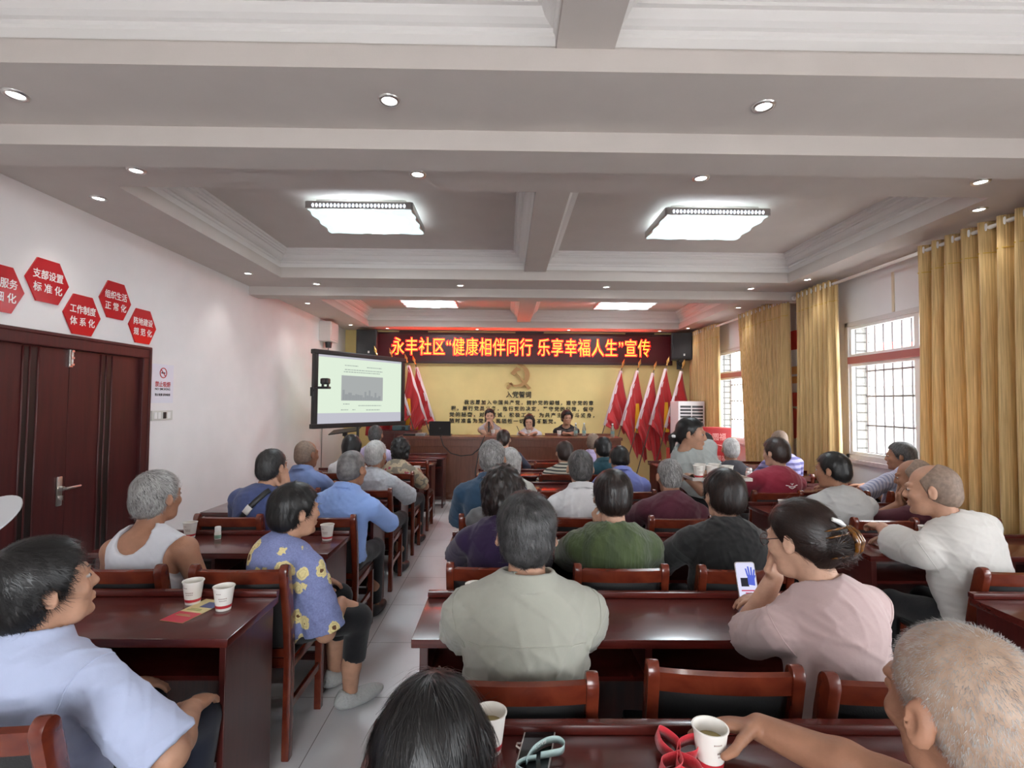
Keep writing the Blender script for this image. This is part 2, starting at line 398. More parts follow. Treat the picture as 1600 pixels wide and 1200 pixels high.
def ceiling_lamp(x0, x1, y0, y1, label, on=True):
    cx, cy = (x0+x1)/2, (y0+y1)/2
    t = thing('ceiling_lamp', label, 'ceiling light', (cx, cy, CH+.32), group='square crystal ceiling lamps')
    a, b = (x1-x0)/2, (y1-y0)/2
    obj('back_plate', MB().box(-a+.06, a-.06, -b+.06, b-.06, -.045, 0, bev=.006), M_chrome, t)
    fr = MB()
    for s in (-1, 1):
        fr.box(-a, a, s*b-.012, s*b+.012, -.105, -.04, bev=.004); fr.box(s*a-.012, s*a+.012, -b, b, -.105, -.04, bev=.004)
    obj('frame', fr, mat('lamp_frame_metal', (.55, .54, .52), .3, metal=.9), t)
    beads = MB()
    for s in (-1, 1):
        n = 26
        for i in range(n):
            x = -a+.06+(2*a-.12)*i/(n-1)
            beads.lathe([(.0, -.018), (.010, -.006), (.010, .006), (.0, .018)], 6, c=(x, s*(b+.014), -.078))
    obj('crystal_bead_row', beads, M_crys if on else M_crys_off, t)
    # scalloped glass sheet
    g = MB(); n = 28; v = []; f = []
    for j in range(n+1):
        for i in range(n+1):
            u, w = i/n*2-1, j/n*2-1
            ex = a-.004+.010*math.sin(w*9.4); ey = b-.004+.010*math.sin(u*9.4)
            z = -.108-.012*(1-max(abs(u), abs(w))**3)-.004*math.sin(u*9.4)*math.sin(w*9.4)
            v.append((u*ex, w*ey, z))
    for j in range(n):
        for i in range(n): f.append((j*(n+1)+i, j*(n+1)+i+1, (j+1)*(n+1)+i+1, (j+1)*(n+1)+i))
    g.add(v, f)
    obj('diffuser', g, M_diff if on else M_diff_off, t, smooth=True)
    return t
ceiling_lamp(-1.71, -.815, 4.32, 4.95, 'lit rectangular crystal ceiling lamp in the middle bay, over the left desks')
ceiling_lamp(1.38, 2.275, 4.36, 5.01, 'lit rectangular crystal ceiling lamp in the middle bay, over the right desks')
ceiling_lamp(-1.72, -.84, 8.20, 8.84, 'lit rectangular ceiling lamp in the far bay, left of the pink centre beam')
ceiling_lamp(1.52, 2.45, 8.20, 8.84, 'lit rectangular ceiling lamp in the far bay, right of the pink centre beam')
ceiling_lamp(-1.71, -.815, .55, 1.18, 'unlit ceiling lamp of the near bay overhead, left half', False)
ceiling_lamp(1.38, 2.275, .55, 1.18, 'unlit ceiling lamp of the near bay overhead, right half', False)

# ------------------------------------------------------------------ recessed downlights
M_spot = mat('downlight_lens', (.9, .9, .9), .3, emit=(1.0, .98, .95), estr=14)
_dl = None
def downlight(x, y, label, z=CH):
    global _dl
    if _dl is None:
        t = thing('downlight', label, 'downlight', (x, y, z), group='recessed downlights')
        obj('trim_ring', MB().lathe([(.034, -.001), (.034, -.006), (.040, -.010), (.050, -.008), (.053, 0)], 24), M_chrome, t, smooth=True)
        obj('lens', MB().lathe([(0, -.006), (.020, -.0055), (.035, -.003)], 20), M_spot, t, smooth=True)
        _dl = t
    else:
        return dup(_dl, (x, y, z), 0, label)      # the copy brings its own lamp along
    ld = bpy.data.lights.new('downlight_beam', 'SPOT'); ld.energy = SPOT_W; ld.spot_size = R(95); ld.spot_blend = .8; ld.shadow_soft_size = .03; ld.color = (1, .96, .90)
    lo = bpy.data.objects.new('downlight_beam', ld); COL.objects.link(lo); lo.parent = t; lo.location = (0, 0, -.02)
DLX = (-2.30, -.56, 1.215, 2.99)
NM = ('at the left end', 'second from the left', 'third from the left', 'at the right end')
for x, n in zip(DLX, NM):
    downlight(x, 2.37, 'recessed downlight in the near ceiling strip before the first drop beam, '+n)
    downlight(x, 3.15, 'recessed downlight just behind the first drop beam, half cut by it, '+n)
    downlight(x, 6.18, 'recessed downlight in the row before the second drop beam, '+n)
    downlight(x, 9.90, 'recessed downlight in the row above the red letter sign, '+n)
for x, s, edge in ((-2.885, 'left', 'white wall'), (3.40, 'right', 'curtains')):
    downlight(x, 3.60, 'recessed downlight along the %s in the middle bay, nearer one' % edge)
    downlight(x, 5.70, 'recessed downlight along the %s in the middle bay, farther one' % edge)
    downlight(x, 7.42, 'recessed downlight along the %s in the far bay, nearer one' % edge)
    downlight(x, 9.49, 'recessed downlight along the %s in the far bay, farther one' % edge)

# ------------------------------------------------------------------ curtains and rods
def curtain_mat():
    m = bpy.data.materials.new('gold_curtain_cloth'); m.use_nodes = True
    nt = m.node_tree; N = nt.nodes; L = nt.links; b = N['Principled BSDF']
    tc = N.new('ShaderNodeTexCoord'); mp = N.new('ShaderNodeMapping'); mp.inputs['Scale'].default_value = (60, 60, 1.2); L.new(tc.outputs['Object'], mp.inputs[0])
    nz = N.new('ShaderNodeTexNoise'); nz.inputs['Scale'].default_value = 2.5; nz.inputs['Detail'].default_value = 5; L.new(mp.outputs[0], nz.inputs['Vector'])
    rp = N.new('ShaderNodeValToRGB'); rp.color_ramp.elements[0].color = (.52, .34, .13, 1); rp.color_ramp.elements[1].color = (.80, .57, .26, 1); rp.color_ramp.elements[0].position = .35; rp.color_ramp.elements[1].position = .68
    L.new(nz.outputs['Fac'], rp.inputs[0]); L.new(rp.outputs[0], b.inputs['Base Color']); b.inputs['Roughness'].default_value = .55
    b.inputs['Sheen Weight'].default_value = .3
    tr = N.new('ShaderNodeBsdfTranslucent'); L.new(rp.outputs[0], tr.inputs[0])
    mx = N.new('ShaderNodeMixShader'); mx.inputs[0].default_value = .22; L.new(b.outputs[0], mx.inputs[1]); L.new(tr.outputs[0], mx.inputs[2]); L.new(mx.outputs[0], N['Material Output'].inputs[0])
    return m
M_cur = curtain_mat()
M_goldtape = mat('gold_braid', (.62, .40, .07), .4, metal=.4)
M_rod = mat('white_rod', (.80, .77, .73), .4)
def curtain(ya, yb, label, seed, taper=0.0, x=3.60, zt=2.93, zb=.06, folds=None):
    """pleated curtain hanging parallel to the right wall between ya and yb; taper pulls the low end in at the ya side"""
    rnd = random.Random(seed); w = yb-ya; nf = folds or max(4, int(w/.115)); nx = nf*10; nz = 30
    t = thing('curtain', label, 'curtain', (x, (ya+yb)/2, 0), group='gold curtains at the windows')
    ph = [rnd.uniform(-.5, .5) for _ in range(nf+2)]; am = [rnd.uniform(.75, 1.2) for _ in range(nf+2)]
    v = []; f = []
    def pt(i, z):
        u = i/nx; h = (z-zb)/(zt-zb); ff = u*nf; k = int(ff)
        a = (am[k]*(1-(ff-k))+am[k+1]*(ff-k))*(.052+.014*(1-h)); p = ph[k]*(1-(ff-k))+ph[k+1]*(ff-k)
        dx = a*math.sin(2*math.pi*ff+p*(1-h)*1.4)+.010*math.sin(5*h+u*17)
        sh = -taper*(1-h)**1.2*u if taper else 0
        y = u*w-w/2+sh+.020*(1-h)*math.sin(2*math.pi*ff*.5+p*3)
        return (dx, y, z)
    for j in range(nz+1):
        for i in range(nx+1): v.append(pt(i, zb+(zt-zb)*j/nz))
    for j in range(nz):
        for i in range(nx): f.append((j*(nx+1)+i, j*(nx+1)+i+1, (j+1)*(nx+1)+i+1, (j+1)*(nx+1)+i))
    me = MB().add(v, f); o = obj('cloth', me, M_cur, t, smooth=True)
    md = o.modifiers.new('thickness', 'SOLIDIFY'); md.thickness = .004
    tp = MB(); zz = zt-.235
    tp.tube([tuple(Vector(pt(i, zz))+Vector((-.006, 0, 0))) for i in range(0, nx+1, 2)], .0055, 5)
    obj('gold_braid', tp, M_goldtape, t)
    for k in range(nf):
        rg = MB()
        i = int((k+.5)/nf*nx); p = pt(i, zt-.05)
        ring = [(.0, p[1]+.024*math.sin(q)*.25, zt-.045+.026*math.cos(q)) for q in [2*math.pi*s/10 for s in range(11)]]
        rg.tube([(a-.03, b+.0, c) for a, b, c in ring], .005, 5, cap=False)
        obj('eyelet', rg, M_rod, t)
    return t
def rod(ya, yb, label, x=3.60, z=2.885):
    t = thing('curtain_rod', label, 'curtain rod', (x, (ya+yb)/2, z), group='white curtain rods')
    h = (yb-ya)/2
    obj('pole', MB().tube([(0, -h, 0), (0, h, 0)], .016, 12), M_rod, t, smooth=True)
    for s in (-1, 1):
        obj('finial', MB().lathe([(0, 0), (.026, .006), (.03, .03), (.018, .05), (0, .056)], 14, M=Matrix.Translation((0, s*h, 0)) @ Matrix.Rotation(R(-90*s), 4, 'X')), M_rod, t, smooth=True)
        obj('bracket', MB().box(-.02, XR-x, s*(h-.06)-.01, s*(h-.06)+.01, -.03, -.008).box(XR-x-.012, XR-x, s*(h-.06)-.02, s*(h-.06)+.02, -.06, .05), M_rod, t)
rod(2.75, 6.30, 'white curtain rod above the nearer barred window')
rod(6.42, 9.95, 'white curtain rod above the farther window, by the loudspeaker')
curtain(2.80, 4.37, 'wide gold curtain hanging at the right edge, beside the nearer window', 3, folds=11)
curtain(5.52, 6.22, 'narrow gathered gold curtain on the far side of the nearer window', 5, folds=8)
curtain(6.46, 7.80, 'gold curtain swept back toward its foot, on the near side of the farther window', 8, taper=.38, folds=11)
curtain(8.62, 9.90, 'reddish gold curtain by the white air conditioner', 11, folds=12)
# wall chase line above the near window and the wall posters between the windows
struct('trim_90', MB().box(XR-.012, XR, 4.93, 4.955, 2.47, 2.86), mat('cable_trunking', (.70, .58, .42), .6))
pb = thing('wall_poster', 'tall white wall board with red and gold pictures between the gold curtains', 'poster', (XR-.02, 6.64, 1.55))
obj('board', MB().box(-.015, .015, -.20, .20, -.45, 1.0, bev=.004), M_white, pb)
MR = mat('poster_red', (.60, .03, .03), .45); MO = mat('poster_orange', (.75, .38, .12), .5)
obj('red_heading', MB().box(-.02, -.012, -.15, .15, .72, .97), MR, pb)
obj('orange_picture', MB().box(-.02, -.012, -.14, .14, .40, .50).box(-.02, -.012, -.14, .14, .28, .37), MO, pb)
obj('red_picture', MB().box(-.02, -.012, -.15, .15, -.02, .16), MR, pb)
obj('red_disc', MB().lathe([(0, 0), (.20, 0), (.20, .008), (0, .008)], 32, M=Matrix.Translation((-.012, .02, -.24)) @ Matrix.Rotation(R(-90), 4, 'Y')), MR, pb)

# ------------------------------------------------------------------ left wall: hexagon plaques, notice, switch
M_hex = mat('red_acrylic', (.50, .010, .016), .18)
M_whitetxt = mat('white_lettering', (.86, .82, .80), .5)
HEX = [(3.235, 2.245, '党员服务', '精 细 化', 'red hexagon plaque cut by the left edge of the picture'),
       (3.575, 2.365, '支部设置', '标 准 化', 'red hexagon plaque, topmost and largest looking, second from the left'),
       (3.875, 2.180, '工作制度', '体 系 化', 'red hexagon plaque hanging lowest over the door, in the middle of the five'),
       (4.195, 2.355, '组织生活', '正 常 化', 'red hexagon plaque second from the right, raised above its neighbours'),
       (4.515, 2.190, '阵地建设', '规 范 化', 'red hexagon plaque farthest right, over the door corner')]
for y, z, t1, t2, lb in HEX:
    hx = thing('hexagon_plaque', lb, 'wall sign', (XL, y, z), group='red hexagon plaques over the door')
    r = .172
    M = Matrix(((0, 0, 1, 0), (1, 0, 0, 0), (0, 1, 0, 0), (0, 0, 0, 1)))
    obj('plate', MB().prism([(r*.98*math.cos(R(60*k+0)), r*math.sin(R(60*k+0))) for k in range(6)], .001, .012, M=M), M_hex, hx)
    for s, tx in ((.035, t1), (-.055, t2)):
        place_text('lettering', text_mesh(tx, .068, .012, .0008), M_whitetxt, (.0128, 0, s), (0, 1, 0), (0, 0, 1), hx, wx=.235 if s > 0 else .225)
nt_ = thing('no_smoking_notice', 'white paper no-smoking notice on the wall right of the door', 'notice', (XL, 4.81, 1.70))
obj('sheet', MB().box(0, .004, -.15, .15, -.18, .18), mat('notice_paper', (.74, .74, .82), .4), nt_)
M_redtxt = mat('red_ink', (.50, .03, .04), .5); M_ink = mat('black_ink', (.02, .02, .025), .5)
ring = MB().tube([(.006, .045*math.sin(q)+.0, .10+.045*math.cos(q)) for q in [2*math.pi*s/24 for s in range(25)]], .0045, 5, cap=False)
ring.tube([(.006, -.032, .132), (.006, .032, .068)], .004, 5)
obj('prohibition_ring', ring, M_redtxt, nt_)
obj('cigarette_sign', MB().box(.004, .006, -.026, .026, .094, .106), M_ink, nt_)
place_text('lettering', text_mesh('禁止吸烟', .055, .015, .0005), M_redtxt, (.005, 0, -.01), (0, 1, 0), (0, 0, 1), nt_, wx=.21)
place_text('lettering', text_mesh('NO SMOKING', .03, .01, .0005), M_ink, (.005, 0, -.052), (0, 1, 0), (0, 0, 1), nt_, wx=.21)
place_text('lettering', text_mesh('禁止吸烟 请勿吸烟', .026, .01, .0005), M_ink, (.005, 0, -.105), (0, 1, 0), (0, 0, 1), nt_, wx=.21)
M_switch = mat('switch_cream', (.60, .59, .55), .35)
sw = thing('light_switch', 'white double switch plate below the no-smoking notice', 'switch', (XL, 4.81, 1.405))
obj('plate', MB().box(0, .010, -.145, .145, -.045, .045, bev=.003), M_switch, sw)
for y, m_ in ((-.095, M_white), (-.045, M_white), (.03, M_black), (.09, M_white)): obj('rocker', MB().box(.009, .014, y-.02, y+.02, -.03, .03, bev=.002), m_, sw)
eb = thing('wall_box', 'small white electrical cabinet high on the left wall near the screen', 'cabinet', (XL, 8.95, 2.70))
obj('case', MB().box(0, .20, -.20, .20, -.12, .22, bev=.012), mat('cream_metal', (.72, .66, .64), .4), eb)
obj('lid', MB().box(.20, .21, -.17, .17, -.09, .19, bev=.004), mat('cream_metal'  , (.72, .66, .64), .4), eb)
obj('gland', MB().lathe([(0, -.10), (.05, -.10), (.06, 0), (0, 0)], 12, c=(.10, 0, -.12)), M_black, eb)
obj('cable', MB().tube([(.10, 0, -.21), (.08, .0, -.6), (.02, 0, -1.0), (.015, 0, -2.6)], .008, 6), mat('grey_cable', (.25, .25, .26), .5), eb)

# ------------------------------------------------------------------ front wall: LED sign, emblem, oath
sg = thing('led_sign', 'long dark red LED message board with glowing orange characters above the stage', 'sign', (.365, YF, 2.62))
M_ledpanel = mat('led_panel', (.030, .003, .006), .35, emit=(.9, .02, .03), estr=.022)
obj('panel', MB().box(-2.90, 2.90, -.09, -.02, -.27, .27, bev=.006), M_ledpanel, sg)
fm = MB()
for s in (-1, 1):
    fm.box(-2.94, 2.94, -.105, 0, s*.285-.02, s*.285+.02, bev=.004); fm.box(s*2.925-.015, s*2.925+.015, -.105, 0, -.3, .3, bev=.004)
obj('frame', fm, mat('sign_frame', (.035, .008, .009), .4), sg)
hb = MB()
for x in (-2.2, .1, 2.3): hb.box(x-.28, x+.28, -.09, -.02, .30, .335)
obj('hanger_plate', hb, M_black, sg)
def led_mat(name, col, e):
    m = bpy.data.materials.new(name); m.use_nodes = True
    nt = m.node_tree; N = nt.nodes; N.remove(N['Principled BSDF']); em = N.new('ShaderNodeEmission')
    em.inputs[0].default_value = (*col, 1); em.inputs[1].default_value = e; nt.links.new(em.outputs[0], N['Material Output'].inputs[0]); return m
M_led = led_mat('led_orange', (1.0, .30, .035), 3.2); M_ledr = led_mat('led_red', (1.0, .006, .005), SIGN_E)
msg = '永丰社区“健康相伴同行 乐享幸福人生”宣传'
place_text('red_glow_lettering', text_mesh(msg, .37, .022, .002, spacing=1.08), M_ledr, (-.06, -.095, 0), (1, 0, 0), (0, 0, 1), sg, wx=5.14)
place_text('lettering', text_mesh(msg, .37, -.006, .002, spacing=1.08), M_led, (-.06, -.100, 0), (1, 0, 0), (0, 0, 1), sg, wx=5.10)

M_bronze = mat('bronze_relief', (.42, .24, .09), .45, metal=.35)
em = MB()
def arc_band(cx, cz, r_out, r_in_off, a0, a1, n=40):
    pts_o = []; pts_i = []
    for i in range(n+1):
        t = i/n; a = R(a0+(a1-a0)*t)
        th = r_in_off*math.sin(math.pi*min(1, t*1.0)**.75)+.006
        pts_o.append((cx+r_out*math.cos(a), cz+r_out*math.sin(a))); pts_i.append((cx+(r_out-th)*math.cos(a), cz+(r_out-th)*math.sin(a)))
    return pts_o+pts_i[::-1]
Mw = Matrix(((1, 0, 0, 0), (0, 0, -1, 0), (0, 1, 0, 0), (0, 0, 0, 1)))
sick = MB().prism(arc_band(-.02, .02, .235, .085, 98, -142), 0, .05, M=Mw)
sick.prism([(-.245, -.235), (-.205, -.265), (-.11, -.155), (-.155, -.12)], 0, .05, M=Mw)
ham = MB().prism([(-.17, .06), (-.05, .19), (.045, .13), (-.035, .095), (-.10, .01)], 0, .06, M=Mw)
ham.prism([(-.075, .09), (-.02, .04), (.245, -.235), (.19, -.265)], 0, .055, M=Mw)
t = thing('wall_emblem', 'bronze hammer and sickle relief on the yellow wall above the oath', 'emblem', (.26, YF-.001, 2.075))
obj('sickle', sick, M_bronze, t); obj('hammer', ham, M_bronze, t)
oath = thing('wall_oath', 'black raised lettering of an oath under the bronze emblem on the yellow wall', 'lettering', (0, YF-.002, 0))
M_blk = mat('black_letter', (.015, .014, .012), .5)
place_text('title', text_mesh('入党誓词', .135, .016, .006, spacing=1.1), M_blk, (.26, -.008, 1.70), (1, 0, 0), (0, 0, 1), oath, wx=.50)
for k, (tx, x0, x1) in enumerate((('我志愿加入中国共产党，拥护党的纲领，遵守党的章', -.82, 1.75), ('程，履行党员义务，执行党的决定，严守党的纪律，保守', -1.08, 1.75),
                                  ('党的秘密，对党忠诚，积极工作，为共产主义奋斗终身，', -1.08, 1.80), ('随时准备为党和人民牺牲一切，永不叛党。', -1.08, 1.03))):
    place_text('lettering', text_mesh(tx, .098, .016, .006, spacing=1.38), M_blk, ((x0+x1)/2, -.008, 1.545-.123*k), (1, 0, 0), (0, 0, 1), oath, wx=x1-x0)

# ------------------------------------------------------------------ loudspeakers
def speaker(loc, rz, label):
    t = thing('loudspeaker', label, 'loudspeaker', loc, R(rz), group='black wall loudspeakers')
    obj('cabinet', MB().box(-.19, .19, -.30, 0, -.26, .26, bev=.014), M_black, t)
    obj('grille', MB().box(-.165, .165, -.312, -.298, -.235, .235, bev=.008), mat('speaker_grille', (.02, .02, .022), .6, bump=.5, bscale=300), t)
    obj('bracket', MB().box(-.04, .04, -.17, .0, -.31, -.255).tube([(0, -.1, -.3), (0, .18, -.33)], .02, 8).box(-.06, .06, .16, .18, -.42, -.24), M_black, t)
    obj('badge', MB().box(.03, .06, -.316, -.31, -.19, -.15), M_chrome, t)
    return t
speaker((-2.70, YF-.16, 2.66), 8, 'black loudspeaker high on the wall left of the message board')
speaker((3.44, YF-.17, 2.66), -14, 'black loudspeaker high on the wall right of the message board')

# ------------------------------------------------------------------ projection screen, camera
ps = thing('projection_screen', 'white projection screen in a black frame showing a pale web page', 'screen', (-2.30, 8.25, 0))
pa, pb_ = Vector((-2.785, 7.5, 0)), Vector((-1.815, 9.0, 0)); W = (pb_-pa).length
ps.location = ((pa+pb_)/2); ps.rotation_euler = (0, 0, math.atan2(pb_.y-pa.y, pb_.x-pa.x))
H0, H1 = 1.20, 2.26
fr = MB()
for x in (-W/2, W/2): fr.box(x-.035, x+.035, -.03, .03, H0-.01, H1, bev=.005)
fr.box(-W/2-.05, W/2+.05, -.045, .045, H1-.02, H1+.05, bev=.012); fr.box(-W/2-.05, W/2+.05, -.045, .045, H0-.055, H0+.015, bev=.012)
obj('frame', fr, M_black, ps)
M_scr = led_mat('projected_page', (.78, .90, .74), .80); M_scr2 = led_mat('projected_toolbar', (.62, .62, .70), .72); M_pic = led_mat('projected_picture', (.42, .44, .44), .80); M_pt = led_mat('projected_text', (.40, .46, .42), .8)  # the projector's light is put into the sheet and its print as emission
obj('sheet', MB().box(-W/2+.035, W/2-.035, -.004, .004, H0+.01, H1-.02), M_scr, ps)
obj('toolbar', MB().box(-W/2+.035, W/2-.035, -.007, -.004, H0+.01, H0+.17), M_scr2, ps); obj('title_bar', MB().box(-W/2+.035, W/2-.035, -.007, -.004, H1-.05, H1-.02), M_scr2, ps)
pic = MB(); px0, px1, pz0, pz1 = -.42, .43, 1.56, 1.95
pic.box(px0, px1, -.007, -.004, pz0, pz1); obj('picture', pic, M_pic, ps)
ln = MB(); rr = random.Random(4)
for (x0, x1, z) in ((-.36, -.10, 2.10), (.08, .40, 2.09), (-.36, .42, 2.035), (-.38, .36, 2.0), (-.38, -.25, 1.50), (-.08, .40, 1.475), (-.42, -.28, 1.41), (-.2, -.14, 1.41), (.08, .38, 1.405)):
    x = x0
    while x < x1:
        w = rr.uniform(.012, .05); ln.box(x, min(x+w, x1), -.0075, -.004, z, z+.014); x += w+.012
obj('page_text', ln, M_pt, ps)
sky = MB(); x = px0+.02
while x < px1-.06:
    w = rr.uniform(.03, .07); sky.box(x, x+w, -.010, -.0065, pz0+.005, pz0+rr.uniform(.05, .17)); x += w+.004
obj('skyline_picture', sky, led_mat('projected_skyline', (.33, .35, .36), .8), ps)
st = MB().tube([(0, .09, .05), (0, .09, H1)], .022, 10)
for a in (20, 140, 260): st.tube([(0, .09, .42), (.45*math.cos(R(a)), .09+.45*math.sin(R(a)), .015)], .014, 8)
st.box(-.03, .03, .03, .1, H1-.05, H1+.02)
obj('stand', st, M_black, ps)
wc = thing('conference_camera', 'small black camera on a bracket at the left edge of the screen', 'camera', (-2.60, 7.40, 1.78))
obj('base', MB().box(-.10, .07, -.05, .05, -.055, -.02, bev=.012), M_black, wc)
obj('head', MB().box(-.06, .065, -.05, .05, .01, .10, bev=.025), M_black, wc)
obj('yoke', MB().box(-.045, -.02, -.02, .02, -.03, .04).box(.03, .05, -.02, .02, -.03, .04), M_black, wc)
obj('lens', MB().lathe([(0, .02), (.025, .02), (.03, 0)], 16, M=Matrix.Translation((0, -.05, .055)) @ Matrix.Rotation(R(90), 4, 'X')), M_glass, wc)
obj('bracket', MB().tube([(-.07, 0, -.04), (-.15, .01, -.05), (-.19, .03, -.09), (-.20, .07, -.09)], .012, 8).box(-.225, -.18, .03, .09, -.16, -.03, bev=.004), M_black, wc)

# ------------------------------------------------------------------ flags
M_flag = mat('red_flag_cloth', (.44, .006, .010), .6, var=.12, vscale=4, sheen=.2)
M_sleeve = mat('white_flag_sleeve', (.74, .66, .68), .7)
M_pole = mat('flag_pole', (.10, .07, .05), .4)
M_tassel = mat('gold_tassel', (.80, .42, .02), .7)
def flag(base, top, label, side, length, seed, tassel=True, width=.42):
    """a furled flag on a leaning pole; side = +1 hangs to the right of the pole"""
    rnd = random.Random(seed); b, tp = Vector(base), Vector(top)
    t = thing('flag', label, 'flag', base, group='red flags on leaning poles')
    d = tp-b; Ls = d.length; un = d.normalized()
    obj('pole', MB().tube([(0, 0, 0), tuple(d)], .010, 8), M_pole, t, smooth=True)
    obj('finial', MB().lathe([(0, 0), (.018, .01), (.018, .03), (.010, .045), (.030, .10), (.0, .20)], 8, M=Matrix.Translation(d) @ un.to_track_quat('Z', 'Y').to_matrix().to_4x4()), M_gold, t)
    # cloth: the hoist edge follows the pole, the fly falls straight down in soft folds
    h0 = d-un*.06; hoist = 1.12; nu, nv = 44, 30; v = []; f = []
    for j in range(nv+1):
        w = j/nv
        for i in range(nu+1):
            u = i/nu; p = h0-un*(hoist*u)
            bot = h0.z-length*(1-.10*u*(1+.5*math.sin(u*9+seed)))-.05*math.sin(u*16+seed)
            if u > .5: bot += (u-.5)*.9*max(0, length-1.2)
            zz = p.z+(min(bot, p.z-.06)-p.z)*w
            A = min(1, w*2.2)
            v.append((p.x+side*(.05*(1-u)+.13*w)*A+.012*math.sin(w*5+u*14), p.y-.035+A*(.035*math.sin(u*19+seed+w*1.1)+.014*math.sin(u*41+seed)), zz))
    for j in range(nv):
        for i in range(nu): f.append((j*(nu+1)+i, j*(nu+1)+i+1, (j+1)*(nu+1)+i+1, (j+1)*(nu+1)+i))
    c = obj('cloth', MB().add(v, f), M_flag, t, smooth=True); md = c.modifiers.new('thickness', 'SOLIDIFY'); md.thickness = .004
    obj('sleeve', MB().tube([tuple(h0), tuple(h0-un*hoist)], .034, 10), M_sleeve, t, smooth=True)
    if tassel:
        q = h0-un*.30+Vector((side*.06, -.085, -.35))
        tas = MB()
        for k in range(7): tas.tube([(q.x+.008*(k-3), q.y, q.z), (q.x+.012*(k-3), q.y+.01*math.sin(k), q.z-.30), (q.x+.014*(k-3), q.y, q.z-.56)], [.006, .010, .012], 5)
        obj('tassel', tas, M_tassel, t)
    return t
FR = [(1.95, 2.33, 'red flag standing nearest the stage table, right of the stage'), (2.45, 2.30, 'second red flag of the right-hand row, counted from the stage table'), (2.95, 2.24, 'middle red flag of the right-hand row of five'),
      (3.30, 2.28, 'fourth red flag of the right-hand row, beside the last one'), (3.52, 2.22, 'last red flag on the right, in front of the yellow corner by the air conditioner')]
for k, (xt, zt, ln_, ts) in enumerate(((2.27, 2.24, 1.20, False), (2.57, 2.24, 1.75, True), (2.85, 2.19, 1.72, False), (3.07, 2.27, 1.50, True), (3.34, 2.22, 1.15, True))):
    y = 9.98-.085*k
    flag((xt-.72, y-.30, .02), (xt, y, zt), FR[k][2], 1, ln_, 2+k*3, tassel=ts)
for k, (xt, zt, ln_, ts, lb) in enumerate(((-1.76, 2.27, 1.25, True, 'red flag with a white edge leaning rightmost of those beside the screen'), (-1.90, 2.30, 1.40, True, 'red flag second from the right of those beside the screen'),
                                 (-2.18, 2.40, 1.5, False, 'red flag behind the screen, its spear tip over the frame, right one'), (-2.45, 2.42, 1.5, False, 'red flag behind the screen, its spear tip over the frame, left one'))):
    y = 9.98-.085*k
    flag((xt+.80, y-.30, .02), (xt, y, zt), lb, -1, ln_, 5+k*2, tassel=ts)

# ------------------------------------------------------------------ air conditioner
ac = thing('air_conditioner', 'tall white floor-standing air conditioner in the corner by the curtain', 'air conditioner', (3.28, 9.30, 0))
M_acw = mat('air_conditioner_white', (.78, .76, .77), .35)
obj('body', MB().box(-.235, .235, -.30, .14, .02, 1.60, bev=.012), M_acw, ac)
obj('back_shell', MB().box(-.225, .255, -.12, .20, .02, 1.59, bev=.01), M_black, ac)
lv = MB()
for c in (-1, 1):
    for k in range(6): lv.box(c*.105-.095, c*.105+.095, -.306, -.296, 1.52-.058*k-.038, 1.52-.058*k)
obj('louvre', lv, mat('louvre_dark', (.03, .03, .035), .4), ac)
obj('badge', MB().box(-.20, -.13, -.304, -.298, 1.10, 1.125), M_black, ac)
obj('plinth', MB().box(-.25, .25, -.31, .16, 0, .03), M_acw, ac)

# ------------------------------------------------------------------ red gift cartons by the far window
M_carton = mat('red_carton', (.38, .010, .014), .45, var=.1, vscale=3)
M_cart_t = mat('pale_print', (.70, .30, .28), .5)
def carton(x, y, z, w, d, h, label, txt):
    t = thing('gift_carton', label, 'carton', (x, y, z), group='red cartons under the far window')
    obj('box', MB().box(-w/2, w/2, -d/2, d/2, 0, h, bev=.005), M_carton, t)
    obj('lid_seam', MB().box(-w/2-.002, w/2+.002, -d/2-.002, d/2+.002, h-.05, h-.046), mat('carton_seam', (.25, .01, .01), .5), t)
    place_text('lettering', text_mesh(txt, h*.34, .01, .0005), M_cart_t, (0, -d/2-.002, h*.58), (1, 0, 0), (0, 0, 1), t, wx=w*.66)
    obj('gold_flourish', MB().tube([(-w*.18, -d/2-.002, h*.28), (-w*.05, -d/2-.002, h*.22), (w*.06, -d/2-.002, h*.26), (w*.2, -d/2-.002, h*.22)], .006, 5), M_cart_t, t)
tb = thing('side_table', 'low dark table under the red cartons by the far window', 'table', (3.13, 8.2, 0))
M_dark = mat('dark_veneer', (.030, .010, .008), .35)
obj('top', MB().box(-.55, .45, -.22, .22, .48, .52, bev=.004), M_dark, tb)
for sx in (-.5, .4):
    for sy in (-.18, .18): obj('leg', MB().box(sx-.02, sx+.02, sy-.02, sy+.02, 0, .48), M_dark, tb)
carton(2.86, 8.2, .52, .45, .36, .32, 'red carton lowest on the left of the pile by the far window', '桂圆')
carton(3.34, 8.2, .52, .45, .36, .30, 'red carton lowest on the right of the pile, under another carton', '桂圆福')
carton(3.30, 8.2, .82, .50, .36, .36, 'red carton standing on top of the pile by the far window', '桂圆福')
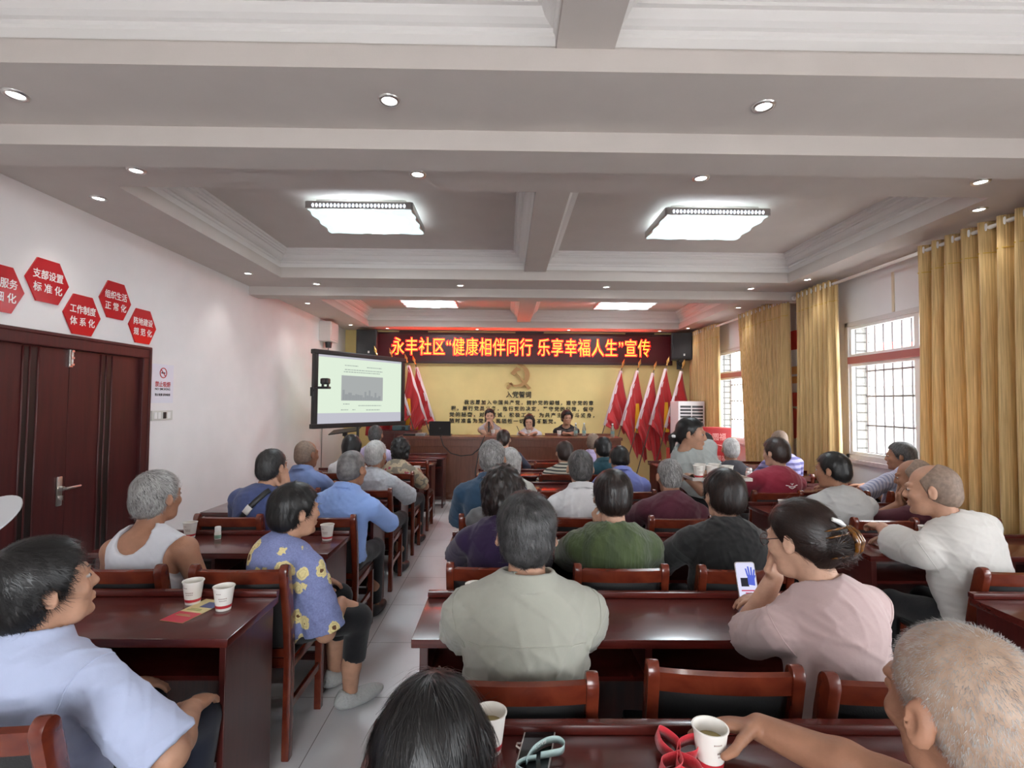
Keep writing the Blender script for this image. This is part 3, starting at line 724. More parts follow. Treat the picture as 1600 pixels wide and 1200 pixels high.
# ------------------------------------------------------------------ desks
def wood(name, c1, c2, rough, sc=1.0, stretch=(1.2, 14, 14), coat=.3):
    m = bpy.data.materials.new(name); m.use_nodes = True
    nt = m.node_tree; N = nt.nodes; L = nt.links; b = N['Principled BSDF']
    tc = N.new('ShaderNodeTexCoord'); mp = N.new('ShaderNodeMapping'); mp.inputs['Scale'].default_value = stretch; L.new(tc.outputs['Object'], mp.inputs[0])
    nz = N.new('ShaderNodeTexNoise'); nz.inputs['Scale'].default_value = 3*sc; nz.inputs['Detail'].default_value = 7; nz.inputs['Distortion'].default_value = 1.2; L.new(mp.outputs[0], nz.inputs['Vector'])
    rp = N.new('ShaderNodeValToRGB'); rp.color_ramp.elements[0].color = (*c1, 1); rp.color_ramp.elements[1].color = (*c2, 1); rp.color_ramp.elements[0].position = .3; rp.color_ramp.elements[1].position = .72
    L.new(nz.outputs['Fac'], rp.inputs[0]); L.new(rp.outputs[0], b.inputs['Base Color']); b.inputs['Roughness'].default_value = rough
    b.inputs['Coat Weight'].default_value = coat; b.inputs['Coat Roughness'].default_value = .10
    return m
M_desk = wood('lacquered_desk_wood', (.058, .0075, .0055), (.100, .015, .011), .26)
M_deskv = wood('lacquered_panel_wood', (.050, .0075, .006), (.080, .014, .011), .30, stretch=(14, 14, 1.2))
M_chairw = wood('chair_wood', (.085, .012, .006), (.165, .030, .013), .24, stretch=(3, 3, 3))
M_pad = mat('black_leatherette', (.007, .007, .0075), .55, bump=.12, bscale=220)
M_podw = wood('stage_table_veneer', (.115, .030, .012), (.175, .052, .022), .35, stretch=(10, 10, 1))
DL, DD, DH = 1.65, .395, .742
def build_desk():
    t = thing('desk', 'desk', 'desk')
    obj('tabletop', MB().box(0, DL, 0, DD, DH-.030, DH, bev=.004), M_desk, t, auto=40)
    obj('raised_edge', MB().box(0, DL, DD-.022, DD+.008, DH+.0005, DH+.024, bev=.004), M_desk, t, auto=40)
    obj('side_panel', MB().box(.025, .055, .03, DD-.005, .0, DH-.031, bev=.003), M_deskv, t)
    obj('side_panel', MB().box(DL-.055, DL-.025, .03, DD-.005, .0, DH-.031, bev=.003), M_deskv, t)
    obj('front_panel', MB().box(.056, DL-.056, DD-.05, DD-.03, .10, DH-.031), M_deskv, t)
    obj('shelf', MB().box(.056, DL-.056, .05, DD-.051, .578, .594), M_desk, t)
    obj('divider', MB().box(DL/2-.012, DL/2+.012, .05, DD-.052, .595, DH-.031), M_deskv, t)
    obj('foot_rail', MB().box(.056, DL-.056, .20, .23, .09, .13, bev=.003), M_deskv, t)
    return t
_dk = build_desk(); _dk_used = False
def desk(x, y, label):
    global _dk_used
    if not _dk_used:
        _dk_used = True; _dk.location = (x, y, 0); _dk['label'] = label; _dk['group'] = 'long lacquered desks in rows'; return _dk
    return dup(_dk, (x, y, 0), 0, label, 'long lacquered desks in rows')
ROWY = [.90, 1.775, 2.755, 3.745, 4.735, 5.71, 6.67]
LL = 1.26
CX, LX, RX = -.315, -.935-LL, 1.965
CN = ['nearest desk of the middle block, holding the lanyard, red ribbon and a cup', 'middle-block desk before the man in the grey-green shirt and the woman in pink',
      'middle-block desk in front of the women in purple and dark green blouses', 'middle-block desk in front of the man in the white collared shirt',
      'middle-block desk in front of the man in blue with his head bowed', 'middle-block desk in front of the man in the striped t-shirt', 'middle-block desk closest to the stage table']
LN = [None, 'left-block desk with two paper cups and a red leaflet on it', 'left-block desk in front of the woman in the flowered blouse',
      'left-block desk in front of the man in the bright blue shirt', 'left-block desk in front of the white-haired man in a grey shirt', 'left-block desk in front of the woman in the patterned blouse', 'left-block desk closest to the stage table']
RN = [None, 'right-block desk at the right edge, behind the man in the white t-shirt', 'right-block desk the man in the white t-shirt leans on', 'right-block desk in front of the man in the grey t-shirt',
      'right-block desk in front of the woman in the red t-shirt', 'right-block desk in front of the man in the violet striped polo shirt', 'right-block desk closest to the red cartons']
for k, y in enumerate(ROWY):
    desk(CX, y, CN[k])
    if LN[k]: desk(LX, y, LN[k]).scale = (LL/DL, 1, 1)
    if RN[k] and k < 7: desk(RX, y if k < 6 else y, RN[k])
desk(LX+.05, 7.52, 'desk end of the left block pushed against the stage table').scale = (LL/DL, 1, 1)

# ------------------------------------------------------------------ chairs (local: sitter faces +y, rear posts at y = 0)
def post_mesh(x):
    prof = [(.010, 0, .042), (.012, .20, .042), (.016, .43, .046), (-.002, .60, .050), (-.032, .74, .058), (-.050, .815, .056)]
    mb = MB(); w = .034; v = []
    for y, z, d in prof:
        v += [(x-w/2, y-d/2, z), (x+w/2, y-d/2, z), (x+w/2, y+d/2, z), (x-w/2, y+d/2, z)]
    y, z, d = prof[-1]
    for k in range(1, 7):
        a = math.pi*k/12; v += [(x-w/2, y-d/2*math.cos(a)-.004*k/6, z+.038*math.sin(a)), (x+w/2, y-d/2*math.cos(a)-.004*k/6, z+.038*math.sin(a)), (x+w/2, y+d/2*math.cos(a)-.004*k/6, z+.038*math.sin(a)), (x-w/2, y+d/2*math.cos(a)-.004*k/6, z+.038*math.sin(a))]
    n = len(v)//4
    f = [(i*4+j, i*4+(j+1) % 4, (i+1)*4+(j+1) % 4, (i+1)*4+j) for i in range(n-1) for j in range(4)]+[(3, 2, 1, 0), (n*4-4, n*4-3, n*4-2, n*4-1)]
    tmp = MB().add(v, f).mesh('t'); bm = bmesh.new(); bm.from_mesh(tmp); bpy.data.meshes.remove(tmp)
    bmesh.ops.remove_doubles(bm, verts=bm.verts[:], dist=.0005)
    e = [e for e in bm.edges if len(e.link_faces) == 2 and e.calc_face_angle(0) > R(50)]
    bmesh.ops.bevel(bm, geom=e, offset=.007, segments=2, profile=.6, affect='EDGES')
    return MB().bm(bm)
def build_chair():
    t = thing('chair', 'chair', 'chair'); hw = .190
    for s in (-1, 1): obj('rear_post', post_mesh(s*hw), M_chairw, t, auto=45)
    rail = MB(); n = 10; v = []
    for i in range(n+1):
        x = -hw+.015+(2*hw-.03)*i/n; b = -.012*(1-(2*i/n-1)**2)
        for (yy, zz) in ((-.064, .775), (-.040, .775), (-.052, .832), (-.072, .828)): v.append((x, yy+b, zz))
    f = [(i*4+j, i*4+(j+1) % 4, (i+1)*4+(j+1) % 4, (i+1)*4+j) for i in range(n) for j in range(4)]
    obj('top_rail', rail.add(v, f), M_chairw, t, auto=40)
    p = MB(); v = []; f = []; nx, nz = 10, 8
    for side in (0, 1):
        for j in range(nz+1):
            for i in range(nx+1):
                u, w = 2*i/nx-1, j/nz; z = .475+.312*w; yc = .014-.062*w**1.4-.010*(1-u*u)
                th = .021*(1-abs(u)**6)*(1-abs(2*w-1)**8)
                v.append(((hw-.016)*u, yc+(th if side else -th), z))
    o2 = (nx+1)*(nz+1)
    for j in range(nz):
        for i in range(nx):
            q = (j*(nx+1)+i, j*(nx+1)+i+1, (j+1)*(nx+1)+i+1, (j+1)*(nx+1)+i); f += [q, tuple(k+o2 for k in q[::-1])]
    obj('back_pad', p.add(v, f), M_pad, t, smooth=True)
    obj('seat_frame', MB().box(-hw-.012, hw+.012, .03, .415, .375, .418, bev=.004), M_chairw, t, auto=40)
    obj('seat', MB().box(-hw-.008, hw+.008, .028, .420, .4185, .446, bev=.013), M_pad, t, auto=60)
    for s in (-1, 1):
        obj('front_leg', MB().box(s*hw-.017, s*hw+.017, .368, .404, 0, .376, bev=.003), M_chairw, t)
        obj('side_stretcher', MB().box(s*hw-.009, s*hw+.009, .03, .37, .20, .235, bev=.003), M_chairw, t)
    obj('rear_rail', MB().box(-hw+.01, hw-.01, .005, .022, .435, .470, bev=.003), M_chairw, t)
    return t
_ch = build_chair(); _ch_used = False
def chair(x, y, label, rz=0.0):
    global _ch_used
    if not _ch_used:
        _ch_used = True; _ch.location = (x, y, 0); _ch.rotation_euler = (0, 0, R(rz)); _ch['label'] = label; _ch['group'] = 'wooden chairs with black pads'; return _ch
    return dup(_ch, (x, y, 0), R(rz), label, 'wooden chairs with black pads')
W_ = 'dark red chair with black pad '
CHAIRS = [
 # middle block, row by row from the camera
 (.04, 1.41, W_+'behind the back of the man in the grey-green shirt', 0), (.60, 1.46, 'empty wooden chair pulled askew between the grey-green shirt and the pink t-shirt', -4), (1.045, 1.41, W_+'under the woman in the pink t-shirt', 0),
 (-.045, 2.32, W_+'under the woman in purple', 0), (.51, 2.31, W_+'under the woman in the dark green blouse', 0), (1.05, 2.30, W_+'under the person in the charcoal top', 0),
 (-.08, 3.30, W_+'under the man in the teal-blue shirt', 0), (.50, 3.30, W_+'under the man in the white collared shirt', 0), (1.11, 3.28, W_+'under the man in the maroon shirt', 0),
 (-.06, 4.25, W_+'under the white-haired woman in the white blouse', 0), (.47, 4.25, 'empty wooden chair left of the blue shirt with the bowed head', 0), (1.03, 4.25, W_+'under the man in blue with the bowed head', 0),
 (-.05, 5.235, 'empty wooden chair behind the woman with the ponytail in navy', 0), (.55, 5.235, W_+'under the man in the striped t-shirt', 0), (1.05, 5.235, W_+'under the woman in the teal hooded jacket', 0),
 (0.0, 6.21, W_+'under the ponytailed woman in the navy jacket', 0), (.55, 6.21, 'empty wooden chair in the row closest to the stage', 0), (1.08, 6.21, W_+'under the bald man in the lavender shirt', 0),
 (-.115, .44, W_+'at the bottom edge, under the dark-haired person', 0), (.90, .40, W_+'at the lower right corner, under the old man', 0), (-1.86, 1.22, W_+'beyond the left edge under the fan holder', 0),
 # left block
 (-1.20, 1.22, W_+'at the lower left corner, behind a pale blue shirt', 0),
 (-1.125, 2.275, W_+'under the woman in the flowered blouse, by the aisle', 0), (-1.65, 2.275, W_+'under the man in the white vest', 0),
 (-1.125, 3.26, W_+'under the man in the bright blue shirt', 0), (-1.70, 3.26, W_+'under the man with the black strap across his back', 0),
 (-1.12, 4.245, W_+'under the white-haired man in the grey shirt', 0), (-1.70, 4.245, W_+'under the bald man in the slate blue shirt', 0),
 (-1.12, 5.235, W_+'under the woman in the patterned blouse', 0), (-1.66, 5.235, W_+'under the dark-haired woman in the white blouse', 0),
 (-1.12, 6.21, 'empty wooden chair by the aisle in the left row nearest the stage', 0), (-1.62, 6.21, W_+'under the man in the lavender striped shirt', 0),
 # right block
 (2.27, 2.28, W_+'at the right edge, behind the white t-shirt', 0), (2.82, 2.28, 'wooden chair against the right edge, second from the white t-shirt', 0),
 (2.38, 3.26, 'wooden chair touched by the hand of the white t-shirt man', 0), (2.90, 3.26, W_+'under the man in the maroon polo shirt', 0),
 (2.23, 4.245, 'wooden chair in front of the grey t-shirt man, behind the red t-shirt', 0), (2.78, 4.245, 'empty wooden chair right of the woman in red', 0), (3.36, 4.245, W_+'under the grey-haired man by the barred window', 0),
 (2.30, 5.235, W_+'under the white-haired man in a dark top', 0), (2.92, 5.235, W_+'under the bald man in violet stripes', 0),
 (2.34, 6.21, W_+'under the person in a blue and white top', 0), (2.90, 6.21, 'empty wooden chair in the right block nearest the cartons', 0),
]
for x, y, lb, rz in CHAIRS: chair(x, y, lb, rz)

# ------------------------------------------------------------------ stage table
pd = thing('stage_table', 'long brown veneered speakers table facing the audience', 'table', (.075, 8.2, 0))
obj('tabletop', MB().box(-1.80, 1.80, -.02, .55, .955, 1.0, bev=.005), M_podw, pd)
obj('front_panel', MB().box(-1.76, 1.76, .03, .05, .10, .954), M_podw, pd)
obj('plinth', MB().box(-1.77, 1.77, .02, .07, 0, .12, bev=.003), M_podw, pd)
obj('upper_band', MB().box(-1.78, 1.78, .015, .032, .84, .954, bev=.003), M_podw, pd)
for x in (-1.74, -.6, .6, 1.74): obj('support_panel', MB().box(x-.015, x+.015, .051, .50, 0, .954), M_podw, pd)
obj('screen_ledge', MB().box(.60, 1.75, .50, .56, 1.0005, 1.035, bev=.004), M_podw, pd)
M_cable = mat('black_cable', (.012, .012, .012), .5)
cb = tag(obj('cable', MB().tube([(-1.02, 8.30, 1.012), (-1.03, 8.16, 1.01), (-.98, 8.150, .86), (-.86, 8.150, .74), (-.70, 8.152, .70), (-.52, 8.150, .72), (-.40, 8.152, .83), (-.36, 8.150, .94), (-.33, 8.16, 1.01), (-.33, 8.3, 1.012)], .008, 6).tube([(-.36, 8.150, .94), (-.42, 8.152, .75), (-.47, 8.14, .45), (-.44, 8.15, .03)], .008, 6), M_cable), 'black cables draped over the front of the stage table, left part', 'cable')
# ------------------------------------------------------------------ sculpting: signed distance volumes turned into meshes
V3 = lambda *a: np.array(a, dtype=np.float32)
def nrm(v): v = np.asarray(v, np.float32); return v/max(1e-9, float(np.linalg.norm(v)))
class Vol:
    def __init__(s, lo, hi, h):
        s.h = h; s.lo = np.asarray(lo, np.float32); n = np.ceil((np.asarray(hi)-np.asarray(lo))/h).astype(int)+1
        s.n = n; s.d = np.full(n, .2, np.float32)
        s.ax = [s.lo[i]+h*np.arange(n[i], dtype=np.float32) for i in range(3)]
    def sub(s, lo, hi):
        a = np.clip(np.floor((np.asarray(lo)-s.lo)/s.h).astype(int), 0, s.n-1); b = np.clip(np.ceil((np.asarray(hi)-s.lo)/s.h).astype(int)+1, 1, s.n)
        if np.any(b <= a): return None, None
        sl = tuple(slice(int(a[i]), int(b[i])) for i in range(3))
        return sl, (s.ax[0][sl[0]][:, None, None], s.ax[1][sl[1]][None, :, None], s.ax[2][sl[2]][None, None, :])
    def put(s, sl, e, k, op):
        d = s.d[sl]
        if op == 'u':
            if k <= 0: np.minimum(d, e, out=d); return
            h = np.clip(.5+.5*(e-d)/k, 0, 1); s.d[sl] = e*(1-h)+d*h-k*h*(1-h)
        else:
            e = -e
            if k <= 0: np.maximum(d, e, out=d); return
            h = np.clip(.5-.5*(e-d)/k, 0, 1); s.d[sl] = e*(1-h)+d*h+k*h*(1-h)
    def cone(s, a, b, ra, rb, k=.02, op='u', cut=None, flat=None):
        a = np.asarray(a, np.float32); b = np.asarray(b, np.float32); m = max(ra, rb)+k+.03
        sl, p = s.sub(np.minimum(a, b)-m, np.maximum(a, b)+m)
        if sl is None: return
        ba = b-a; L2 = float(ba@ba)+1e-9
        q = [p[i]-a[i] for i in range(3)]
        t = np.clip((q[0]*ba[0]+q[1]*ba[1]+q[2]*ba[2])/L2, 0, 1)
        e = np.sqrt((q[0]-t*ba[0])**2+(q[1]-t*ba[1])**2+(q[2]-t*ba[2])**2)-(ra+(rb-ra)*t)
        if cut is not None:                     # keep only the side where (p-c).n < 0
            c, n = cut; e = np.maximum(e, (p[0]-c[0])*n[0]+(p[1]-c[1])*n[1]+(p[2]-c[2])*n[2])
        s.put(sl, e, k, op)
    def ell(s, c, r, M=None, k=.02, op='u'):
        c = np.asarray(c, np.float32); r = np.asarray(r, np.float32); m = float(r.max())+k+.03
        sl, p = s.sub(c-m, c+m)
        if sl is None: return
        q = [p[i]-c[i] for i in range(3)]
        if M is not None: q = [q[0]*M[0][j]+q[1]*M[1][j]+q[2]*M[2][j] for j in range(3)]      # M columns are the axes
        k0 = np.sqrt((q[0]/r[0])**2+(q[1]/r[1])**2+(q[2]/r[2])**2)
        k1 = np.sqrt((q[0]/r[0]**2)**2+(q[1]/r[1]**2)**2+(q[2]/r[2]**2)**2)+1e-6
        s.put(sl, k0*(k0-1)/k1, k, op)
    def ring(s, c, ax, R_, th, hh, k=.008, slope=.10):
        c = np.asarray(c, np.float32); m = R_*1.3+th+hh+.03
        sl, p = s.sub(c-m, c+m)
        if sl is None: return
        q = [p[i]-c[i] for i in range(3)]; z = q[0]*ax[0]+q[1]*ax[1]+q[2]*ax[2]
        r = [q[i]-z*ax[i] for i in range(3)]; rad = np.sqrt(r[0]**2+r[1]**2+r[2]**2)
        Rz = R_-slope*z
        e = np.maximum(np.abs(rad-Rz)-th, np.abs(z)-hh)
        s.put(sl, e, k, 'u')
    def field(s, fn):
        P = (s.ax[0][:, None, None], s.ax[1][None, :, None], s.ax[2][None, None, :]); s.d = fn(s.d, P).astype(np.float32)
    def mesh(s):
        d = s.d; n = d.shape; ins = d < 0
        cnt = np.zeros((n[0]-1, n[1]-1, n[2]-1), np.int8)
        for i in (0, 1):
            for j in (0, 1):
                for k in (0, 1): cnt += ins[i:n[0]-1+i, j:n[1]-1+j, k:n[2]-1+k]
        act = (cnt > 0) & (cnt < 8); I = np.argwhere(act)
        if not len(I): return np.zeros((0, 3)), np.zeros((0, 4), int)
        idx = np.full(act.shape, -1, np.int32); idx[act] = np.arange(len(I))
        cv = {}
        for c in [(i, j, k) for i in (0, 1) for j in (0, 1) for k in (0, 1)]: cv[c] = d[I[:, 0]+c[0], I[:, 1]+c[1], I[:, 2]+c[2]]
        acc = np.zeros((len(I), 3), np.float32); num = np.zeros(len(I), np.float32)
        for ax in range(3):
            o = [a for a in range(3) if a != ax]
            for u in (0, 1):
                for w in (0, 1):
                    c0 = [0, 0, 0]; c0[o[0]] = u; c0[o[1]] = w; c1 = list(c0); c1[ax] = 1
                    a, b = cv[tuple(c0)], cv[tuple(c1)]; m = (a < 0) != (b < 0)
                    t = np.where(m, a/np.where(m, a-b, 1), 0)
                    for z in range(3): acc[:, z] += np.where(m, (t if z == ax else c0[z]), 0)
                    num += m
        v = s.lo+s.h*(I+acc/num[:, None])
        F = []
        for ax in range(3):
            o = [(ax+1) % 3, (ax+2) % 3]
            a = np.take(ins, range(0, n[ax]-1), axis=ax); b = np.take(ins, range(1, n[ax]), axis=ax)
            E = np.argwhere(a != b)
            ok = np.ones(len(E), bool)
            for z in o: ok &= (E[:, z] > 0) & (E[:, z] < n[z]-1)
            E = E[ok]
            if not len(E): continue
            sg = ins[E[:, 0], E[:, 1], E[:, 2]]
            q = []
            for du, dw in ((0, 0), (-1, 0), (-1, -1), (0, -1)):
                C = E.copy(); C[:, o[0]] += du; C[:, o[1]] += dw; q.append(idx[C[:, 0], C[:, 1], C[:, 2]])
            Q = np.stack(q, 1); Q[~sg] = Q[~sg][:, ::-1]; F.append(Q)
        return v, np.concatenate(F)
def np_mesh(name, v, f, smooth=True):
    me = bpy.data.meshes.new(name); me.vertices.add(len(v)); me.vertices.foreach_set('co', np.ascontiguousarray(v, np.float32).reshape(-1))
    f = np.asarray(f); k = f.shape[1]; me.loops.add(f.size); me.loops.foreach_set('vertex_index', f.reshape(-1).astype(np.int32))
    me.polygons.add(len(f)); me.polygons.foreach_set('loop_start', np.arange(0, f.size, k, dtype=np.int32)); me.polygons.foreach_set('loop_total', np.full(len(f), k, np.int32))
    me.update(calc_edges=True)
    if smooth: me.polygons.foreach_set('use_smooth', [True]*len(f))
    return me
def relax(v, f, it=2):
    """a little smoothing along the quads' edges"""
    e = np.concatenate([f[:, [0, 1]], f[:, [1, 2]], f[:, [2, 3]], f[:, [3, 0]]])
    for _ in range(it):
        s = np.zeros_like(v); c = np.zeros(len(v), np.float32)
        for a, b in ((0, 1), (1, 0)):
            for z in range(3): s[:, z] += np.bincount(e[:, a], weights=v[e[:, b], z], minlength=len(v))
            c += np.bincount(e[:, a], minlength=len(v))
        v = v*.45+(s/np.maximum(c, 1)[:, None])*.55
    return v
def rotz(a): c, s = math.cos(a), math.sin(a); return np.array(((c, -s, 0), (s, c, 0), (0, 0, 1)), np.float32)
def rotx(a): c, s = math.cos(a), math.sin(a); return np.array(((1, 0, 0), (0, c, -s), (0, s, c)), np.float32)
def roty(a): c, s = math.cos(a), math.sin(a); return np.array(((c, 0, s), (0, 1, 0), (-s, 0, c)), np.float32)
def ik(S, W, l1, l2, pole):
    d = W-S; L = float(np.linalg.norm(d)); L = min(L, (l1+l2)*.995); u = nrm(d); W = S+u*L
    a = (l1*l1-l2*l2+L*L)/(2*L); h = math.sqrt(max(0, l1*l1-a*a)); p = np.asarray(pole, np.float32); p = nrm(p-u*float(p@u))
    return S+u*a+p*h, W

from mathutils.bvhtree import BVHTree
# ------------------------------------------------------------------ people's materials
def skin(name, c): return mat('skin_'+name, c, .50, var=.10, vscale=26, bump=.10, bscale=170, spec=.35)
SK = dict(fair=skin('fair', (.56, .33, .23)), mid=skin('mid', (.45, .245, .16)), tan=skin('tan', (.34, .165, .10)), dark=skin('dark', (.24, .105, .06)))
HR = dict(black=mat('hair_black', (.010, .009, .009), .42, var=.4, vscale=20), brown=mat('hair_brown', (.024, .012, .009), .40, var=.4, vscale=20),
          grey=mat('hair_grey', (.07, .066, .066), .5, var=.5, vscale=30, col2=(.19, .18, .18)), pepper=mat('hair_pepper', (.014, .013, .014), .5, vscale=34, var=.5, col2=(.085, .083, .083)),
          silver=mat('hair_silver', (.26, .25, .24), .55, vscale=26, var=.5, col2=(.52, .51, .50)), white=mat('hair_white', (.50, .49, .47), .55, vscale=26, var=.3, col2=(.74, .73, .71)),
          stubble=mat('hair_stubble', (.17, .115, .085), .6, var=.4, vscale=60, col2=(.27, .19, .14)), palebuzz=mat('hair_palebuzz', (.40, .31, .24), .6, var=.3, vscale=60, col2=(.58, .50, .43)), balding=mat('hair_balding', (.33, .21, .14), .55, var=.2, vscale=45, col2=(.46, .34, .26)), ginger=mat('hair_ginger', (.050, .027, .020), .45, var=.5, vscale=24))
def cloth(name, c, var=.10, rough=.85, **k):
    return mat('cloth_'+name, c, rough, var=var, vscale=k.pop('vscale', 9), bump=k.pop('bump', .16), bscale=k.pop('bscale', 34), sheen=.15, spec=.25, **k)
def stripes(name, c1, c2, freq, axis='z', duty=.5, warp=0.0):
    m = bpy.data.materials.new('cloth_'+name); m.use_nodes = True
    nt = m.node_tree; N = nt.nodes; L = nt.links; b = N['Principled BSDF']; b.inputs['Roughness'].default_value = .85
    tc = N.new('ShaderNodeTexCoord'); wv = N.new('ShaderNodeTexWave'); wv.wave_type = 'BANDS'; wv.bands_direction = axis.upper(); wv.inputs['Scale'].default_value = freq; wv.inputs['Distortion'].default_value = warp
    L.new(tc.outputs['Object'], wv.inputs['Vector']); rp = N.new('ShaderNodeValToRGB'); rp.color_ramp.interpolation = 'CONSTANT'
    rp.color_ramp.elements[0].color = (*c1, 1); rp.color_ramp.elements[1].color = (*c2, 1); rp.color_ramp.elements[1].position = duty
    L.new(wv.outputs['Fac'], rp.inputs[0]); L.new(rp.outputs[0], b.inputs['Base Color']); return m
def flowers(name, base, petal, core, scale, leaf=None, size=.32):
    m = bpy.data.materials.new('cloth_'+name); m.use_nodes = True
    nt = m.node_tree; N = nt.nodes; L = nt.links; b = N['Principled BSDF']; b.inputs['Roughness'].default_value = .85
    tc = N.new('ShaderNodeTexCoord'); nz = N.new('ShaderNodeTexNoise'); nz.inputs['Scale'].default_value = 55; L.new(tc.outputs['Object'], nz.inputs['Vector'])
    ad = N.new('ShaderNodeMixRGB'); ad.blend_type = 'ADD'; ad.inputs[0].default_value = .022; L.new(tc.outputs['Object'], ad.inputs[1]); L.new(nz.outputs['Color'], ad.inputs[2])
    vo = N.new('ShaderNodeTexVoronoi'); vo.inputs['Scale'].default_value = scale; vo.inputs['Randomness'].default_value = .95; L.new(ad.outputs[0], vo.inputs['Vector'])
    big = N.new('ShaderNodeTexNoise'); big.inputs['Scale'].default_value = 7; L.new(tc.outputs['Object'], big.inputs['Vector'])
    # distance grown by a coarse noise so the flowers come in clusters and several sizes
    ma = N.new('ShaderNodeMath'); ma.operation = 'MULTIPLY_ADD'; L.new(big.outputs['Fac'], ma.inputs[0]); ma.inputs[1].default_value = -.85; L.new(vo.outputs['Distance'], ma.inputs[2])
    rp = N.new('ShaderNodeValToRGB'); rp.color_ramp.interpolation = 'CONSTANT'; E = rp.color_ramp.elements
    E[0].position = 0; E[0].color = (*core, 1); E[1].position = .999; E[1].color = (*base, 1)
    for p_, c_ in ((size*.34, petal), (size*.62, tuple(x*.62 for x in petal)), (size*.68, petal), (size, base)):
        e = E.new(p_); e.color = (*c_, 1)
    m2 = N.new('ShaderNodeMath'); m2.operation = 'ADD'; m2.inputs[1].default_value = .45; L.new(ma.outputs[0], m2.inputs[0]); L.new(m2.outputs[0], rp.inputs[0])
    n3 = N.new('ShaderNodeTexNoise'); n3.inputs['Scale'].default_value = 140; L.new(tc.outputs['Object'], n3.inputs['Vector'])
    mx = N.new('ShaderNodeMixRGB'); mx.blend_type = 'OVERLAY'; mx.inputs[0].default_value = .35; L.new(rp.outputs[0], mx.inputs[1]); L.new(n3.outputs['Fac'], mx.inputs[2])
    L.new(mx.outputs[0], b.inputs['Base Color']); return m
def eye_mat():
    m = bpy.data.materials.new('eye'); m.use_nodes = True
    nt = m.node_tree; N = nt.nodes; L = nt.links; b = N['Principled BSDF']; b.inputs['Roughness'].default_value = .15
    tc = N.new('ShaderNodeTexCoord'); gr = N.new('ShaderNodeTexGradient'); gr.gradient_type = 'LINEAR'
    mp = N.new('ShaderNodeMapping'); mp.inputs['Rotation'].default_value = (0, 0, R(-90)); mp.inputs['Scale'].default_value = (80, 80, 80); L.new(tc.outputs['Object'], mp.inputs[0]); L.new(mp.outputs[0], gr.inputs[0])
    rp = N.new('ShaderNodeValToRGB'); rp.color_ramp.interpolation = 'CONSTANT'; rp.color_ramp.elements[0].color = (.34, .29, .27, 1); rp.color_ramp.elements[1].color = (.02, .012, .01, 1); rp.color_ramp.elements[1].position = .62
    L.new(gr.outputs['Fac'], rp.inputs[0]); L.new(rp.outputs[0], b.inputs['Base Color']); return m
M_eye = eye_mat()
M_shoe = mat('shoe_black', (.015, .014, .014), .5); M_trs = cloth('black_trousers', (.006, .006, .008)); M_navy = cloth('navy_trousers', (.010, .013, .027))

# ------------------------------------------------------------------ hair
HL = dict(  # hairline height (head space) against the depth y, per style
    short=([-.12, -.075, -.036, -.022, .004, .022, .05, .085, .11], [-.088, -.085, -.062, -.040, -.022, -.012, .052, .075, .080]),
    thin=([-.12, -.075, -.03, .004, .02, .045, .07, .11], [-.080, -.078, -.055, -.040, .005, .075, .095, .13]),
    bob=([-.12, -.03, .015, .035, .05, .075, .11], [-.125, -.115, -.085, -.045, .035, .068, .076]),
    up=([-.12, -.075, -.03, .004, .022, .05, .085, .11], [-.080, -.070, -.030, -.012, .005, .055, .074, .080]))
HL['ring'] = HL['thin']; HL['buzz'] = HL['short']; HL['bun'] = HL['up']; HL['tail'] = HL['up']; HL['long'] = HL['bob']; HL['curly'] = HL['bob']

